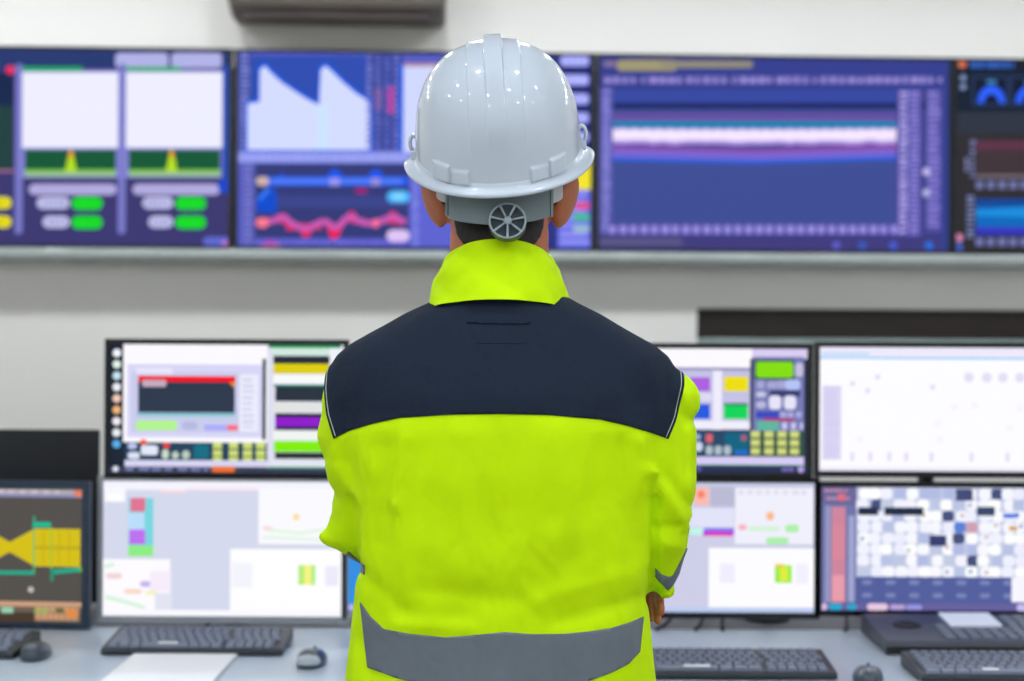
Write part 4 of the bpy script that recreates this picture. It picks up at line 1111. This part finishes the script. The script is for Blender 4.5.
# brim
bm = bmesh.new(); rings = []; SEG = 160
for i in range(SEG):
    a = 2*PI*i/SEG; c, s = math.cos(a), math.sin(a); n = 2.15
    ex = math.copysign(abs(c)**(2/n), c); ey = math.copysign(abs(s)**(2/n), s)
    bx, by = ex*A, ey*(Bf if s > 0 else Bb)
    nv = Vector((c/A, s/Bb, 0)).normalized()
    bkk = max(0, -s); ff = max(0, s)
    w = .0175 - .0075*bkk + .030*ff**3; dip = DIP*abs(min(0, math.copysign(abs(s)**(2/2.15), s)))**1.2 + .004*ff**2
    pr = [(-.0012, .006-dip), (.0002, .004-dip), (.0008, .000-dip), (.0018, -.0025-dip), (.0042, -.0048-dip), (w*.72, -.0068-dip), (w, -.0085-dip), (w+.0012, -.0110-dip), (w+.0006, -.0138-dip), (w-.0018, -.0142-dip), (w-.0034, -.0115-dip), (w*.5, -.0092-dip), (.001, -.0074-dip), (-.0035, -.004-dip), (-.0040, .006-dip)]
    rings.append([(bx+nv.x*o_, by+nv.y*o_, z_) for o_, z_ in pr])
rings.append(rings[0])
vr = [[bm.verts.new(p) for p in r] for r in rings[:-1]]; vr.append(vr[0])
m_ = len(vr[0])
for a, b in zip(vr, vr[1:]):
    for j in range(m_): bm.faces.new((a[j], b[j], b[(j+1) % m_], a[(j+1) % m_]))
obj('brim', bm, M['helmet'], hat, smooth=True)
# side lugs for the chin strap
for s in (-1, 1):
    bm = bmesh.new(); R0, r0 = .0080, .0028; vr = []
    for i in range(20):
        a = 2*PI*i/20; sq = 1.15 if math.sin(a) > 0 else 1.0
        vr.append([bm.verts.new((s*.1195 + (R0*.7+r0*math.cos(b))*math.cos(a), .004 + r0*1.6*math.sin(b), .016 + (R0*1.25+r0*math.cos(b))*math.sin(a)*sq)) for b in [2*PI*j/10 for j in range(10)]])
    for i in range(20):
        for j in range(10): bm.faces.new((vr[i][j], vr[(i+1)%20][j], vr[(i+1)%20][(j+1)%10], vr[i][(j+1)%10]))
    obj('strap_loop', bm, M['helmet'], hat, smooth=True)
    bm = BOX(s*.1195-.005, s*.1195+.005, -.008, .014, -.006, .007); obj('strap_loop_mount', bm, M['helmet'], hat, bevel=.002)

def arc_band(a0, a1, R, zc, h, th, cx=HX, cy=2.022, n=28, ry=1.12):
    bm = bmesh.new(); rings = []
    for i in range(n+1):
        a = a0+(a1-a0)*i/n; sx, sy = math.sin(a), -math.cos(a)
        z0, h0 = zc(a), h(a)
        ring = []
        for (dr, dz) in ((0, -h0/2), (th*.8, -h0/2), (th, -h0/2+.002), (th, h0/2-.002), (th*.8, h0/2), (0, h0/2)):
            ring.append(HI @ Vector((cx+sx*(R+dr), cy+sy*(R*ry+dr), z0+dz)))
        rings.append(ring)
    loft(bm, rings); return bm
D2 = math.radians
z_b = lambda a: 1.558 + .012*(a/D2(52))**2 + (.004 if a > 0 else 0)*(a/D2(52))
o = obj('headband', arc_band(D2(-51), D2(51), .0890, z_b, lambda a: .044, .003), M['strap'], hat, smooth=False, bevel=.0006); o['label'] = 'grey plastic headband'
for s in (-1, 1):
    o = obj('headband_arm', arc_band(s*D2(48), s*D2(88), .0875, lambda a: 1.580+.025*(abs(a)-D2(48)), lambda a: .028, .0025), M['strapw'], hat, bevel=.0005)
    o = obj('headband_buckle', arc_band(s*D2(49.5), s*D2(53), .0905, lambda a: 1.574, lambda a: .046, .003), M['strap'], hat, bevel=.0005)
# ratchet knob: wheel with seven spokes
kc = P(507.5, 220, 1.902); kn = Matrix.Translation(kc) @ Matrix.Rotation(D2(90-12), 4, 'X')
def kobj(name, bm, m, parent):
    for v in bm.verts: v.co = (HI @ kn) @ v.co if parent is hat else v.co
    return obj(name, bm, M[m], parent, smooth=True)
bm = bmesh.new(); lathe(bm, [(.0, -.022), (.024, -.022), (.0255, -.019), (.0255, -.008), (.0245, -.003), (.0225, -.003), (.0222, -.006), (0, -.006)], 48, cap=False)
kb = obj('ratchet_knob', bm, M['knobdark'], hat, smooth=True)
kb.matrix_local = HI @ kn
kb['label'] = 'round ratchet knob with spokes'
bm = bmesh.new(); vr = []
for i in range(56):
    a = 2*PI*i/56
    vr.append([bm.verts.new(((.0240+.0017*math.cos(b))*math.cos(a), (.0240+.0017*math.cos(b))*math.sin(a), .0022*math.sin(b)-.003)) for b in [2*PI*j/10 for j in range(10)]])
for i in range(56):
    for j in range(10): bm.faces.new((vr[i][j], vr[(i+1)%56][j], vr[(i+1)%56][(j+1)%10], vr[i][(j+1)%10]))
obj('rim', bm, M['knob'], kb, smooth=True)
for k in range(7):
    a = PI/2*3 + 2*PI*k/7
    bm = bmesh.new(); tube(bm, [(.005*math.cos(a), .005*math.sin(a), -.0032), (.0232*math.cos(a), .0232*math.sin(a), -.0032)], [.0013, .0021], 8); obj('spoke', bm, M['knob'], kb, smooth=True)
bm = bmesh.new(); lathe(bm, [(0, -.006), (.0055, -.006), (.0058, -.0015), (.004, -.0005), (.0, -.0008)], 24, cap=False); obj('hub', bm, M['knob'], kb, smooth=True)

# ------------------------------------------------------------------ camera
cam = bpy.data.cameras.new('camera'); co = bpy.data.objects.new('camera', cam); C.objects.link(co)
cam.lens = F*36/1024; cam.sensor_width = 36
co.matrix_world = Matrix.Translation((0, 0, CH)) @ Matrix.Rotation(PI/2, 4, 'X') @ Matrix.Rotation(ROLL, 4, 'Z')
cam.dof.use_dof = True; cam.dof.focus_distance = 1.93; cam.dof.aperture_fstop = 2.8
cam.clip_start = .05
bpy.context.scene.camera = co

w = bpy.data.worlds.new('world'); bpy.context.scene.world = w; w.use_nodes = True
w.node_tree.nodes['Background'].inputs['Color'].default_value = (.5, .5, .52, 1); w.node_tree.nodes['Background'].inputs['Strength'].default_value = .2
sc = bpy.context.scene
sc.view_settings.view_transform = 'Standard'; sc.view_settings.look = 'None'; sc.view_settings.gamma = 1; sc.view_settings.use_curve_mapping = False
sc.view_settings.exposure = 0.0
sc.cycles.use_denoising = True
sc.cycles.max_bounces = 8; sc.cycles.diffuse_bounces = 5; sc.cycles.glossy_bounces = 3
sc.cycles.sample_clamp_indirect = 6.0
